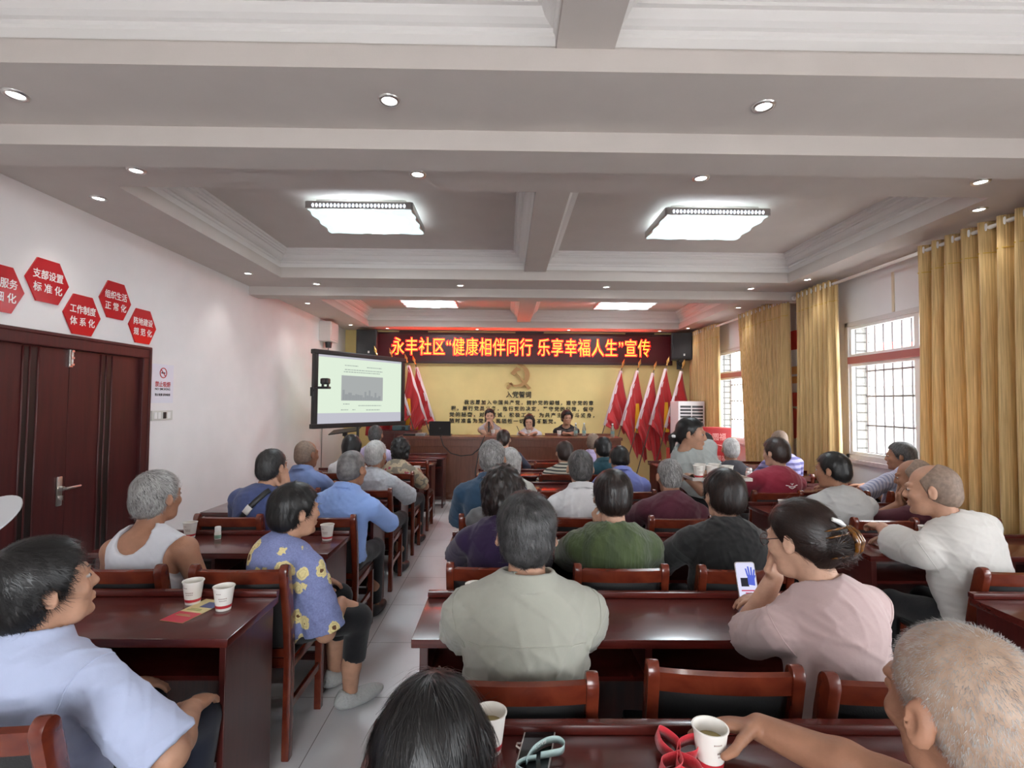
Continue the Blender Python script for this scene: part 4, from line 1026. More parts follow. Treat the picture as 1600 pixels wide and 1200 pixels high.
def person(label, hip, head, yaw=0, hyaw=None, hpitch=0, hroll=0, seat=.445, b=1.0, tone='mid', hair=('short', 'pepper', .012), shirt=None, sleeve='short', collar=None, fit=.012,
           neck=.064, hem=-.02, pants=None, crop=False, arms=('desk', 'desk'), res=.009, stand=False, eyes=False, shoes=M_shoe, seed=0, fold=.004, strands=None, slen=.03, hs=1.0, knees=None, sw=.168, parting=(0, -.055, .11), body_extra=None, lift=.12, vest=False, hair2=None):
    """hip (x, y) and head centre (x, y, z) in the room; yaw turns the body, hyaw the head (degrees, positive to the right)"""
    Rw = rotz(-R(yaw)); loc = np.array((hip[0], hip[1], 0), np.float32)
    toL = lambda p: (np.asarray(p, np.float32)-loc) @ Rw           # world to local
    root = thing('person', label, 'person', tuple(loc), -R(yaw))
    hy = (hyaw if hyaw is not None else yaw)-yaw
    RH = rotz(-R(hy)) @ rotx(R(hpitch)) @ roty(R(hroll))            # columns: right, forward, up of the head
    RH = RH.astype(np.float32); HC = toL(head); hx, hf, hu = RH[:, 0], RH[:, 1], RH[:, 2]
    H = lambda x, y, z: HC+hs*(hx*x+hf*y+hu*z)
    hz = .90 if stand else seat+.085
    Hp = V3(0, 0, hz)
    lean = nrm(HC-V3(0, 0, hz+.05))
    N = HC-hu*(.140*hs)-hf*(.050*hs); N = N*.75+(HC-lean*.165)*.25
    a = nrm(N-Hp); Ls = float(np.linalg.norm(N-Hp)); x = nrm(V3(1, 0, 0)-a*a[0]); fw = np.cross(a, x); T = np.stack([x, fw, a], 1)
    t3 = lambda X, Y, Z: Hp+x*X+fw*Y+a*(Z*Ls)
    sw = sw*b; SH = {}; EL = {}; WR = {}; HD = {}; HN = {}; CU = {}; TP = {}
    sc = Ls/.50 if not stand else 1.0
    l1, l2 = .285, .245
    for s, sp in ((-1, arms[0]), (1, arms[1])):
        S = N+x*(s*sw)-a*.098+fw*.016; SH[s] = S
        cu = .5
        if isinstance(sp, dict):
            if sp.get('thumb'): TP[s] = [toL(q_) for q_ in sp['thumb']]
            W = toL(sp['w']) if sp.get('world', True) else V3(*sp['w']); pole = V3(*sp.get('pole', (s*.7, -.3, -.8))); hd = sp.get('d'); hn = sp.get('n', (0, 0, -1)); cu = sp.get('curl', .5)
            hd = (nrm(V3(*hd)) if not sp.get('world', True) else nrm(V3(*hd) @ Rw)) if hd is not None else None; hn = V3(*hn) if not sp.get('world', True) else V3(*hn) @ Rw
        elif sp == 'desk': W = V3(s*.10, .42, .79); pole = V3(s*.55, -.1, -.85); hd = nrm(V3(-s*.7, .6, 0)); hn = V3(0, 0, -1)
        elif sp == 'wide': W = V3(s*.06, .42, .795); pole = V3(s*.85, .05, -.75); hd = nrm(V3(-s*.9, .35, 0)); hn = V3(0, 0, -1)
        elif sp == 'lap': W = V3(s*.11, .30, .60); pole = V3(s*.6, -.6, -.5); hd = nrm(V3(-s*.5, .8, -.1)); hn = V3(0, 0, -1)
        elif sp == 'cheek': W = H(s*.088, .045, -.150); pole = V3(s*.30, 1.0, -.8); hd = hu*.95-hf*.1-hx*(s*.1); hn = -hx*s; cu = .15
        elif sp == 'chin': W = H(s*.060, .105, -.175); pole = V3(s*.45, .9, -.8); hd = nrm(hu*.75-hx*(s*.45)); hn = -hf; cu = .75
        elif sp == 'down': W = V3(s*.27, .02, hz-.12); pole = V3(s*.3, -.8, 0); hd = V3(0, .1, -1); hn = V3(-s, 0, 0)
        E_, W = ik(S, W, l1, l2, pole); EL[s], WR[s] = E_, W
        HD[s] = nrm(hd if hd is not None else W-E_); hn = hn-HD[s]*float(hn@HD[s]); HN[s] = nrm(hn); CU[s] = cu
    if stand: KN = {s: V3(s*.09, .02, .48) for s in (-1, 1)}; AN = {s: V3(s*.10, -.02, .08) for s in (-1, 1)}; HJ = {s: V3(s*.085, 0, hz-.03) for s in (-1, 1)}
    else:
        KN = {s: V3(s*.115, .40, .482) for s in (-1, 1)}; AN = {s: V3(s*.12, .37, .085) for s in (-1, 1)}; HJ = {s: V3(s*.085, .01, seat+.065) for s in (-1, 1)}
        if knees:
            for s in (-1, 1): KN[s] = toL(knees[s][0]); AN[s] = toL(knees[s][1])
    pts = [HC+V3(0, 0, .16), HC-V3(.14, .14, .14), HC+V3(.14, .14, .14), V3(0, -.19, hz)]+[WR[s]+HD[s]*.2 for s in (-1, 1)]+[EL[s] for s in (-1, 1)]+[KN[s] for s in (-1, 1)]+[AN[s]-V3(0, 0, .02) for s in (-1, 1)]+[SH[s] for s in (-1, 1)]
    P_ = np.stack(pts); lo = P_.min(0)-.10; hi = P_.max(0)+.10; lo[2] = max(.0, lo[2])
    AR = dict(u0=.050*b, u1=.042*b, f0=.044*b, f1=.029*b)

    def torso(V, o, k=.05):
        V.ell(t3(0, -.005, .04), (.168*b+o, .122*b+o, .12+o), T, k)
        V.ell(t3(0, .012, .36), (.150*b+o, .118*b+o, .19*sc+o), T, k)
        V.ell(t3(0, -.008, .70), (.152*b+o, .108*b+o, .17*sc+o), T, k)
        V.cone(SH[-1]+x*.03, SH[1]-x*.03, .048*b+o, .048*b+o, .035)
        nb = N-a*.008-fw*.012
        for s in (-1, 1): V.cone(nb+x*(s*.024), SH[s]-x*(s*.012)+a*.004, .042+o, .044*b+o, .03)
        V.ell(t3(0, -.055, .80), (.11*b+o, .05+o, .09+o), T, k)

    # ---- body: one continuous skin surface
    V = Vol(lo, hi, res)
    torso(V, -.010)
    for s in (-1, 1):
        V.cone(SH[s], EL[s], AR['u0'], AR['u1'], .03); V.ell(SH[s], (.052*b, .052*b, .056*b), None, .02)
        mid = EL[s]+(WR[s]-EL[s])*.3
        V.cone(EL[s], mid, AR['u1'], AR['f0'], .02); V.cone(mid, WR[s], AR['f0'], AR['f1'], .02)
        # hand
        d, n = HD[s], HN[s]; lat = np.cross(n, d)*s; c = CU[s]          # lat points to the thumb side
        lat = -lat
        lat = np.cross(d, n)*s
        Mh = np.stack([lat, d, n], 1)
        V.ell(WR[s]+d*.047, (.039, .054, .017), Mh, .012)
        for i, (off, ln) in enumerate(((.027, .070), (.009, .078), (-.009, .073), (-.026, .057))):
            p0 = WR[s]+d*(.082-.004*abs(i-1))+lat*off; ang = c*.5
            r0 = .0088 if res < .008 else .0098
            for seg in range(3):
                dd = d*math.cos(ang)+n*math.sin(ang)+lat*(off*.9*(1-c)); p1 = p0+nrm(dd)*ln*(.45, .32, .26)[seg]
                V.cone(p0, p1, r0, r0*.92, .004 if seg else .008); p0 = p1; r0 *= .93; ang += c*.75
        p0 = WR[s]+d*.022+lat*.026
        p1 = p0+nrm(d*.65+lat*.75+n*.25)*.045; p2 = p1+nrm(d*.9+lat*.15*(1-c)+n*(.2+.5*c))*.032; p3 = p2+nrm(d*.9-lat*.1*c+n*(.2+.5*c))*.026
        if s in TP: p1, p2, p3 = TP[s]
        V.cone(p0, p1, .016, .012, .012); V.cone(p1, p2, .0115, .0105, .005); V.cone(p2, p3, .0105, .0085, .004)
        # legs inside the trousers
        V.cone(HJ[s], KN[s], .070*b, .050, .03); V.cone(KN[s], AN[s]*.65+KN[s]*.35+V3(0, -.012, 0), .050, .046, .02); V.cone(AN[s]*.65+KN[s]*.35+V3(0, -.012, 0), AN[s], .046, .036, .02)
        V.ell(AN[s]+V3(0, .06, -.045), (.036, .085, .028), None, .03)
    # head
    V.cone(H(0, -.018, -.045), N-a*.01, .053*hs, .058, .025)
    V.ell(H(0, -.014, .028), (.0755*hs, .096*hs, .088*hs), RH, .02)
    V.ell(H(0, .030, -.032), (.059*hs, .066*hs, .078*hs), RH, .025)
    V.cone(H(-.022, .045, -.088), H(.022, .045, -.088), .030*hs, .030*hs, .025); V.ell(H(0, .078, -.100), (.022*hs, .018*hs, .016*hs), RH, .018)
    if res < .0105:
        for s in (-1, 1):
            V.ell(H(s*.040, .062, -.026), (.024*hs, .024*hs, .022*hs), RH, .02)
            V.ell(H(s*.031, .098, .006), (.017*hs, .013*hs, .011*hs), RH, .010, 's')
            V.cone(H(s*.014, .090, .024), H(s*.044, .074, .026), .010*hs, .008*hs, .012)
            V.ell(H(s*.031, .080, .005), (.0145*hs, .0125*hs, .0105*hs), RH, .003)
            V.ell(H(s*.011, .098, -.030), (.0095*hs, .010*hs, .008*hs), RH, .006)
        V.cone(H(0, .089, .014), H(0, .106, -.026), .0080*hs, .0115*hs, .010)
        V.ell(H(0, .094, -.060), (.021*hs, .010*hs, .0062*hs), RH, .005); V.ell(H(0, .092, -.071), (.018*hs, .010*hs, .0068*hs), RH, .005)
        V.ell(H(0, .106, -.0655), (.020*hs, .008*hs, .0022*hs), RH, .003, 's')
    for s in (-1, 1):
        Me = RH @ roty(R(-s*12)) @ rotz(R(-s*34)); Me = Me.astype(np.float32)
        V.ell(H(s*.084, -.010, -.006), (.0095*hs, .020*hs, .033*hs), Me, .008)
        V.ell(H(s*.081, .000, -.022), (.008*hs, .010*hs, .014*hs), Me, .006)
        if res < .0075: V.ell(H(s*.094, -.004, -.003), (.006*hs, .0095*hs, .018*hs), Me, .006, 's')
    if body_extra: body_extra(V, locals())
    v, f = V.mesh(); v = relax(v, f, 1 if res < .008 else 2)
    obj('body', np_mesh('body', v, f), SK[tone], root)
    if eyes:
        em_ = MB(); n_ = 12
        em_.lathe([(math.sin(math.pi*k/8)*.0128, -math.cos(math.pi*k/8)*.0128) for k in range(9)], 14, M=Matrix.Rotation(R(-90), 4, 'X'))
        for s in (-1, 1):
            e = obj('eye', em_, M_eye, root, smooth=True); c = H(s*.031, .0812, .0045)
            m = Matrix([[float(RH[i, j])*hs*(1.12, 1.0, .60)[j] for j in range(3)]+[float(c[i])] for i in range(3)]+[[0, 0, 0, 1]]); e.matrix_local = m

    # ---- hair
    if strands is None: strands = 0 if (hair and hair[0] in ('ring', 'buzz', 'thin')) else (1900 if res <= .009 else 900)
    if hair:
        st, hc, th = hair; hp_, hz_ = HL[st]
        rr = .15+th; V = Vol(HC-V3(rr, rr, rr+(.13 if st in ('bob', 'long', 'curly') else 0)), HC+V3(rr, rr, rr), max(.0042, min(res, .007)) if res < .0105 else .008)
        V.ell(H(0, -.016, .030), (.0765*hs+th, .0975*hs+th, .0885*hs+th), RH, .01)
        V.ell(H(0, -.045, -.030), (.066*hs+th*.8, .066*hs+th*.9, .065*hs), RH, .03)
        if st in ('bob', 'curly'):
            for s in (-1, 1): V.cone(H(s*.068, -.005, .02), H(s*.066, -.015, -.085), .030+th*.5, .026+th*.4, .03)
            V.cone(H(0, -.06, .0), H(0, -.055, -.09), .060+th*.4, .050+th*.3, .03)
        if st == 'long':
            for s in (-1, 1): V.cone(H(s*.070, .0, .02), H(s*.075, .03, -.20), .030, .026, .03)
            V.cone(H(0, -.06, 0), H(0, -.06, -.16), .060, .050, .03)
        if st == 'bun': V.ell(H(.0, -.118, -.02), (.052, .034, .044), RH, .02)
        if st == 'tail':
            V.cone(H(0, -.10, -.01), H(0, -.135, -.05), .026, .030, .015); V.cone(H(0, -.135, -.05), H(0, -.13, -.17), .028, .014, .015)
        rs = random.Random(seed+11); ph = [rs.uniform(0, 6.28) for _ in range(6)]
        hx_, hf_, hu_ = [np.asarray(q) for q in (hx, hf, hu)]
        def shape(d, p):
            q = [p[i]-HC[i] for i in range(3)]
            X = (q[0]*hx_[0]+q[1]*hx_[1]+q[2]*hx_[2])/hs; Y = (q[0]*hf_[0]+q[1]*hf_[1]+q[2]*hf_[2])/hs; Z = (q[0]*hu_[0]+q[1]*hu_[1]+q[2]*hu_[2])/hs
            amp = .0015 if st in ('buzz', 'ring', 'thin') else .006
            ang = np.arctan2(X, Y+.05)
            if st == 'curly': d = d+.010*np.sin(X*95+ph[0])*np.sin(Y*88+ph[1])*np.sin(Z*92+ph[2])
            d = d+amp*(.5*np.sin(ang*17+6*Z*8+ph[0])*np.sin(Z*40+ph[1])+.35*np.sin(ang*31+ph[2]))*(.4 if st in ('bun', 'tail', 'up') else .55)
            hl = np.interp(Y, hp_, hz_)+.004*np.sin(X*130+ph[3])
            e = (hl-Z)*.75
            if st in ('bun', 'tail', 'long', 'bob', 'curly'): e = np.where(Y < -.06, -.05, e)
            if st == 'ring': d = np.maximum(d, .7*(Z+1.0*Y-.085))
            fore = (Y-(.070 if st != 'thin' else .05)-.30*(.10-Z))*.9      # forehead stays clear
            return np.maximum(np.maximum(d, e), fore)
        V.field(shape)
        if st in ('short', 'thin', 'ring', 'buzz', 'up', 'bun', 'tail'):
            for s in (-1, 1): V.ell(H(s*.094, -.010, -.010), (.022*hs, .020*hs, .032*hs), RH, .006, 's')
        if eyes:
            for s in (-1, 1): V.cone(H(s*.016, .098, .030), H(s*.044, .084, .031), .0032, .0025, .002)
        v, f = V.mesh()
        if len(f):
            v = relax(v, f, 1)
            if strands:
                nv, nf = hair_strands(v, f, HC, RH, hs, strands, slen, st, seed, parting, lift)
                F = np.concatenate([f, nf+len(v)]); v = np.concatenate([v, nv]); f = F
            if strands and not hair2: hair2 = dict(pepper='black', grey='pepper', silver='grey', white='silver', ginger='brown', brown='black').get(hc)
            me = np_mesh('hair', v, f)
            if hair2: me.materials.append(HR[hair2]); me.polygons.foreach_set('material_index', np.concatenate([np.zeros(len(f)-(len(nf) if strands else 0), np.int32), np.ones(len(nf) if strands else 0, np.int32)])); obj('hair', me, HR[hc], root)
            else: obj('hair', me, HR[hc], root)

    # ---- shirt
    so = None
    if shirt:
        V = Vol(np.maximum(lo, [-9, -9, hz-.22])-.02, hi+.02, max(res, .0055)); torso(V, fit)
        tip = {}
        for s in (-1, 1):
            S, E_, W = SH[s], EL[s], WR[s]; u = nrm(E_-S)
            if sleeve == 'none': continue
            if sleeve == 'short':
                end = S+u*(.215); V.cone(S, S+u*.30, .050*b+fit, .053*b+fit+.016, .022, cut=(end, u)); tip[s] = (end, u)
            elif sleeve == 'half':
                end = S+u*(.275); V.cone(S, S+u*.33, .050*b+fit, .057*b+fit+.016, .022, cut=(end, u)); tip[s] = (end, u)
            else:
                V.cone(S, E_, .050*b+fit, .048*b+fit, .022); w = nrm(W-E_); end = W-w*.03; V.cone(E_, W, .048*b+fit, .036+fit*.6, .02, cut=(end, w)); tip[s] = (end, w)
        for s in tip:
            e, u = tip[s]; e0 = e-u*.03
            V.cone(e0, e+u*.06, (.046 if sleeve != 'long' else .032)*b+fit*.55, (.046 if sleeve != 'long' else .034)*b+fit*.55, .004, 's')
        if vest:
            for s in (-1, 1): V.ell(SH[s]+x*(s*.035)-a*.035, (.098, .15, .105), T, .01, 's')
            V.cone(N+fw*.16-a*.022, N-fw*.16-a*.022, .076, .076, .006, 's')
        V.cone(N-a*.012+fw*.012, N+a*.10+fw*.03, neck, neck+.016, .006, 's')
        rs = random.Random(seed+5); base = hz+hem; cz = float(N[2]); W_ = []
        for i in range(11):
            d_ = nrm([rs.uniform(-1, 1), rs.uniform(-.6, .6), rs.uniform(-1, 1)*.9]); W_.append((d_*rs.uniform(26, 60), rs.uniform(0, 6.28), nrm([rs.uniform(-1, 1), rs.uniform(-1, 1), rs.uniform(-1, 1)])*rs.uniform(7, 14), rs.uniform(0, 6.28)))
        # long diagonal pulls from the armpits down the back and across the sleeves
        for s in (-1, 1):
            for q in (.35, .75, 1.2): W_.append((V3(s*q*20, 6, 26), rs.uniform(0, 6.28), V3(s*9, 4, 7), rs.uniform(0, 6.28)))
        def drape(d, p):
            near = np.abs(d) < .03; ii = np.nonzero(near); P3 = [np.broadcast_to(p[i], d.shape)[ii] for i in range(3)]; e = 0
            wob = .9*np.sin(P3[0]*11+P3[2]*9+seed)+.6*np.sin(P3[2]*17-P3[1]*13+seed*2)
            for w, ph, m, mp_ in W_:
                c = np.sin(P3[0]*w[0]+P3[1]*w[1]+P3[2]*w[2]+ph+wob)
                k = np.clip(np.sin(P3[0]*m[0]+P3[1]*m[1]+P3[2]*m[2]+mp_)-.45, 0, .6)
                e = e+np.exp(-(c/.24)**2)*k
            out = d.copy(); out[ii] = d[ii]-fold*1.25*e
            if hem > -.5: out = np.maximum(out, base-p[2]+.006*np.sin(p[0]*30+seed))
            return out
        V.field(drape)
        if collar: V.ring(N+a*.024-fw*.002, nrm(a+fw*.22), .086, max(.0058, res*.9), .024, .003, slope=.42)
        if sleeve != 'none' and res < .0075:      # shoulder and yoke seams
            for s in (-1, 1): pass
        v, f = V.mesh(); v = relax(v, f, 2); so = obj('shirt', np_mesh('shirt', v, f), shirt, root)
    # ---- trousers
    pm = pants or M_trs
    V = Vol([lo[0], lo[1], .02], [hi[0], hi[1], hz+.16], max(res, .009))
    V.ell(t3(0, -.005, .04), (.172*b+.006, .126*b+.006, .125), T, .04)
    for s in (-1, 1):
        V.cone(HJ[s], KN[s], .080*b, .064, .04); cutz = KN[s]*.45+AN[s]*.55 if crop else AN[s]+V3(0, 0, .015)
        V.cone(KN[s], AN[s], .064, .052, .025, cut=(cutz, nrm(AN[s]-KN[s])))
    zt = hz+.10
    V.field(lambda d, p: np.maximum(d+.003*np.sin(p[0]*40+p[2]*25)*np.sin(p[1]*33), p[2]-zt))
    v, f = V.mesh(); v = relax(v, f, 2); obj('trousers', np_mesh('trousers', v, f), pm, root)
    # ---- shoes
    for s in (-1, 1):
        A = AN[s]; ky = nrm((KN[s]-HJ[s])*V3(1, 1, 0)) if not stand else V3(0, 1, 0); rx_ = np.cross(ky, V3(0, 0, 1)); Ms = np.stack([rx_, ky, V3(0, 0, 1)], 1)
        G = V3(A[0], A[1], 0); V = Vol(G-V3(.2, .2, 0)-V3(0, 0, .02), G+V3(.2, .24, .16), .008)
        V.ell(G+ky*.055+V3(0, 0, .04), (.050, .135, .040), Ms, .01); V.ell(G+ky*-.02+V3(0, 0, .062), (.044, .055, .046), Ms, .03)
        V.cone(G+V3(0, 0, .10), G+V3(0, 0, .20), .036, .040, .004, 's')
        V.field(lambda d, p: np.maximum(d, .002-p[2]))
        v, f = V.mesh(); v = relax(v, f, 1); obj('shoe', np_mesh('shoe', v, f), shoes, root)
    return dict(root=root, HC=HC, RH=RH, H=H, N=N, T=T, SH=SH, EL=EL, WR=WR, HD=HD, HN=HN, AN=AN, KN=KN, a=a, x=x, fw=fw, toL=toL, Hp=Hp, hz=hz, Ls=Ls, shirt=so)

def hair_strands(v, f, HC, RH, hs, count, ln, st, seed, part, lift):
    g = np.random.RandomState(seed+3)
    fn = np.cross(v[f[:, 2]]-v[f[:, 0]], v[f[:, 3]]-v[f[:, 1]]); vn = np.zeros_like(v)
    for c in range(4):
        for z in range(3): vn[:, z] += np.bincount(f[:, c], weights=fn[:, z], minlength=len(v))
    vn /= np.maximum(np.linalg.norm(vn, axis=1), 1e-9)[:, None]
    q = (v-HC) @ RH/hs                                  # head space
    out = np.einsum('ij,ij->i', vn, (v-HC)/np.maximum(np.linalg.norm(v-HC, axis=1), 1e-6)[:, None])
    ok = np.where(out > .25)[0]
    i = ok[g.randint(0, len(ok), count)]; p = v[i]+g.normal(0, .0015, (count, 3)); n = vn[i]; qi = q[i]
    cr = np.array(part); fl = qi-cr; fl /= np.maximum(np.linalg.norm(fl, axis=1), 1e-6)[:, None]
    if st in ('bob', 'curly', 'long'): fl = fl*.7+np.array((0, -.05, -.7))
    if st in ('bun',): fl = np.array((0, -.14, -.03))-qi; fl /= np.linalg.norm(fl, axis=1)[:, None]
    # a slight swirl about the crown and jitter
    sw_ = np.stack([-fl[:, 1], fl[:, 0], np.zeros(count)], 1); fl = fl+.30*sw_+g.normal(0, .22, (count, 3))
    t = (fl @ RH.T); t -= n*np.einsum('ij,ij->i', t, n)[:, None]; t /= np.maximum(np.linalg.norm(t, axis=1), 1e-6)[:, None]
    b = np.cross(n, t); L = ln*g.uniform(.6, 1.25, count); K = 5; w = g.uniform(.0006, .0011, count)*(1.0 if ln > .012 else .42)
    amp = g.normal(0, .05, count); V_ = []
    lf = lift*g.uniform(.4, 1.2, count)
    for k in range(K):
        s = L*k/(K-1); c = p+t*s[:, None]+n*(.0008+s*lf*np.clip(1-s/.16, .1, 1))[:, None]-n*(s*s/(2*.105))[:, None]+b*(amp*s*s*18)[:, None]
        ww = w*(1-.75*k/(K-1)); V_.append(c-b*ww[:, None]); V_.append(c+b*ww[:, None])
    nv = np.stack(V_, 1).reshape(-1, 3); base = (np.arange(count)*2*K)[:, None]
    F = [base+np.array([[2*k, 2*k+1, 2*k+3, 2*k+2]]) for k in range(K-1)]
    return nv.astype(np.float32), np.concatenate(F)

def ribbon_flat(path, w, th):
    """a strap lying on a surface: the path runs along it, its width stays in the surface as seen from behind"""
    v = []; n = len(path)
    for i, p in enumerate(path):
        d = (path[min(i+1, n-1)]-path[max(i-1, 0)]).normalized(); s = d.cross(Vector((0, 1, 0))).normalized(); u = d.cross(s).normalized()
        v += [p-s*w/2-u*th/2, p+s*w/2-u*th/2, p+s*w/2+u*th/2, p-s*w/2+u*th/2]
    f = [(i*4+j, i*4+(j+1) % 4, (i+1)*4+(j+1) % 4, (i+1)*4+j) for i in range(n-1) for j in range(4)]
    return MB().add(v, f)

def armhole(q, r=.0022):
    """the sewn line where each sleeve joins the body of the shirt, laid on the cloth"""
    me = q['shirt'].data; t = BVHTree.FromPolygons([v.co for v in me.vertices], [p.vertices for p in me.polygons])
    for s in (-1, 1):
        u = Vector(nrm(q['EL'][s]-q['SH'][s])*.55+q['x']*(s*.75)-q['a']*.15).normalized(); c = Vector(q['SH'][s])-u*.004
        e1 = u.cross(Vector((0, 0, 1))).normalized(); e2 = u.cross(e1); run = []; best = []
        for k in range(56):
            d = e1*math.cos(k*math.pi/20)+e2*math.sin(k*math.pi/20); h = t.ray_cast(c, d)
            if h[0] is not None and h[3] < .105: run.append(h[0]+d*.0004)
            else:
                if len(run) > len(best): best = run
                run = []
        if len(run) > len(best): best = run
        best = best[:41]
        if len(best) > 5: obj('sleeve_seam', MB().tube(best, r, 6), q['shirt'].data.materials[0], q['root'], smooth=True)
# ------------------------------------------------------------------ the audience and the speakers
C_ = cloth
from mathutils.bvhtree import BVHTree
def on_shirt(q, pts, off, axis=1):
    """press local points (x, z) onto the back of a shirt; returns a path just above the cloth"""
    me = q['shirt'].data; t = BVHTree.FromPolygons([v.co for v in me.vertices], [p.vertices for p in me.polygons]); out = []
    for x_, z_ in pts:
        h = t.ray_cast(Vector((x_, -1.2, z_)), Vector((0, 1, 0)))
        if h[0] is not None: out.append(h[0]+h[1]*off*(1 if h[1].y < 0 else -1))
    return out
def P_left():
    q = person('man with thick black hair in a pale blue shirt, lower left corner, face tilted up', (-1.235, 1.42), (-1.265, 1.45, 1.03), 14, 38, 9, hair=('short', 'black', .026), tone='mid', b=1.04,
           shirt=C_('pale_blue', (.41, .46, .63), var=.05), sleeve='half', collar=True, pants=M_navy, arms=('lap', dict(w=(.22, .26, .60), world=False, pole=(.8, -.5, -.3), d=(-.3, .9, -.1))), res=.0055, eyes=True, seed=1, strands=6500, slen=.036, fold=.006, lift=.10, hem=-.06); armhole(q)
    person('white-haired man in a white sleeveless vest sitting by the door', (-1.66, 2.41), (-1.667, 2.50, 1.085), 4, 18, 0, hair=('short', 'silver', .012), tone='tan', b=1.03,
           shirt=C_('white_vest', (.56, .56, .60), var=.04), sleeve='none', vest=True, fit=.006, arms=('lap', 'lap'), res=.006, seed=2, strands=5000, slen=.035, lift=.08, fold=.003, eyes=True)
    kn = {1: ((-.735, 2.64, .455), (-.775, 2.66, .085)), -1: ((-.90, 2.86, .48), (-.92, 2.86, .085))}
    f = person('woman in a blue flowered blouse turned to the aisle, hand on her knee', (-1.06, 2.44), (-1.002, 2.50, 1.02), 30, 46, -2, hair=('short', 'black', .022), tone='mid', b=.98, knees=kn, crop=True,
           shirt=flowers('sunflower_print', (.185, .215, .41), (.68, .57, .27), (.12, .05, .02), 14.0, size=.40), sleeve='half', fit=.020, hem=-.16, pants=M_trs, shoes=mat('clog_rubber', (.42, .43, .42), .6, bump=.9, bscale=75),
           arms=('lap', dict(w=(-.815, 2.615, .545), pole=(.5, -.6, -.5), d=(.85, .35, -.35), n=(.2, 0, -1), curl=.45)), res=.0055, eyes=True, seed=3, strands=4200, slen=.03, lift=.12)
    q = person('grey-cropped man in a navy t-shirt with a black strap across his back, hand on cheek', (-1.67, 3.42), (-1.576, 3.51, 1.10), 6, 20, -3, hair=('short', 'pepper', .008), tone='mid', b=1.06,
           shirt=C_('navy_tee', (.055, .075, .19), var=.14, vscale=30), arms=('desk', 'cheek'), res=.007, seed=4, fold=.004)
    n_ = q['N']; ph_ = on_shirt(q, [(n_[0]+.075-.27*k/24, n_[2]+.004-.34*(k/24)**1.1) for k in range(25)], .009)
    if len(ph_) > 3: obj('strap', ribbon_flat(ph_, .034, .006), M_black, q['root'], smooth=True); obj('strap_buckle', ribbon_flat(ph_[7:11], .042, .010), M_chrome, q['root'])
    person('grey-haired man in a bright blue shirt leaning on the left desk', (-1.10, 3.42), (-1.041, 3.53, 1.09), 6, 22, -4, hair=('thin', 'grey', .008), tone='tan', b=1.06,
           shirt=C_('sky_blue', (.26, .40, .78), var=.05), sleeve='long', collar=True, arms=('wide', 'wide'), res=.007, seed=5, fold=.005)
    person('bald tanned man in a slate blue collared shirt, left block', (-1.70, 4.37), (-1.71, 4.46, 1.09), 4, 28, -2, hair=('ring', 'stubble', .004), tone='dark', shirt=C_('slate_blue', (.16, .22, .42), var=.06), collar=True, res=.008, seed=6)
    person('white-haired man in a pale grey shirt by the aisle, left block', (-1.12, 4.37), (-1.117, 4.47, 1.09), 8, 16, -3, hair=('short', 'white', .008), tone='tan', shirt=C_('heather_grey', (.42, .43, .46), var=.16, vscale=35), sleeve='half', res=.008, arms=('desk', 'wide'), seed=7, fold=.006, hem=-.06)
    person('dark-haired woman in a white blouse below the projection screen', (-1.64, 5.33), (-1.61, 5.42, 1.075), 4, 12, -8, hair=('bob', 'black', .012), tone='fair', b=.92, shirt=C_('white_blouse', (.62, .60, .60), var=.1, vscale=40), res=.009, seed=8)
    person('short-haired woman in a multicoloured patterned blouse, holding a paper cup on the desk', (-1.12, 5.33), (-1.095, 5.42, 1.055), 8, 18, -3, hair=('curly', 'black', .010), tone='tan', b=.95,
           shirt=flowers('patchwork_print', (.20, .17, .13), (.42, .33, .22), (.35, .05, .09), 16, size=.55), arms=('desk', 'desk'), res=.009, seed=9)
    person('grey-haired man in a lavender striped shirt, last row on the left', (-1.62, 6.30), (-1.606, 6.38, 1.135), 0, 2, -4, hair=('short', 'grey', .006), tone='tan', shirt=stripes('lavender_stripe', (.42, .36, .58), (.62, .55, .74), 18, 'x'), res=.0095, seed=10)
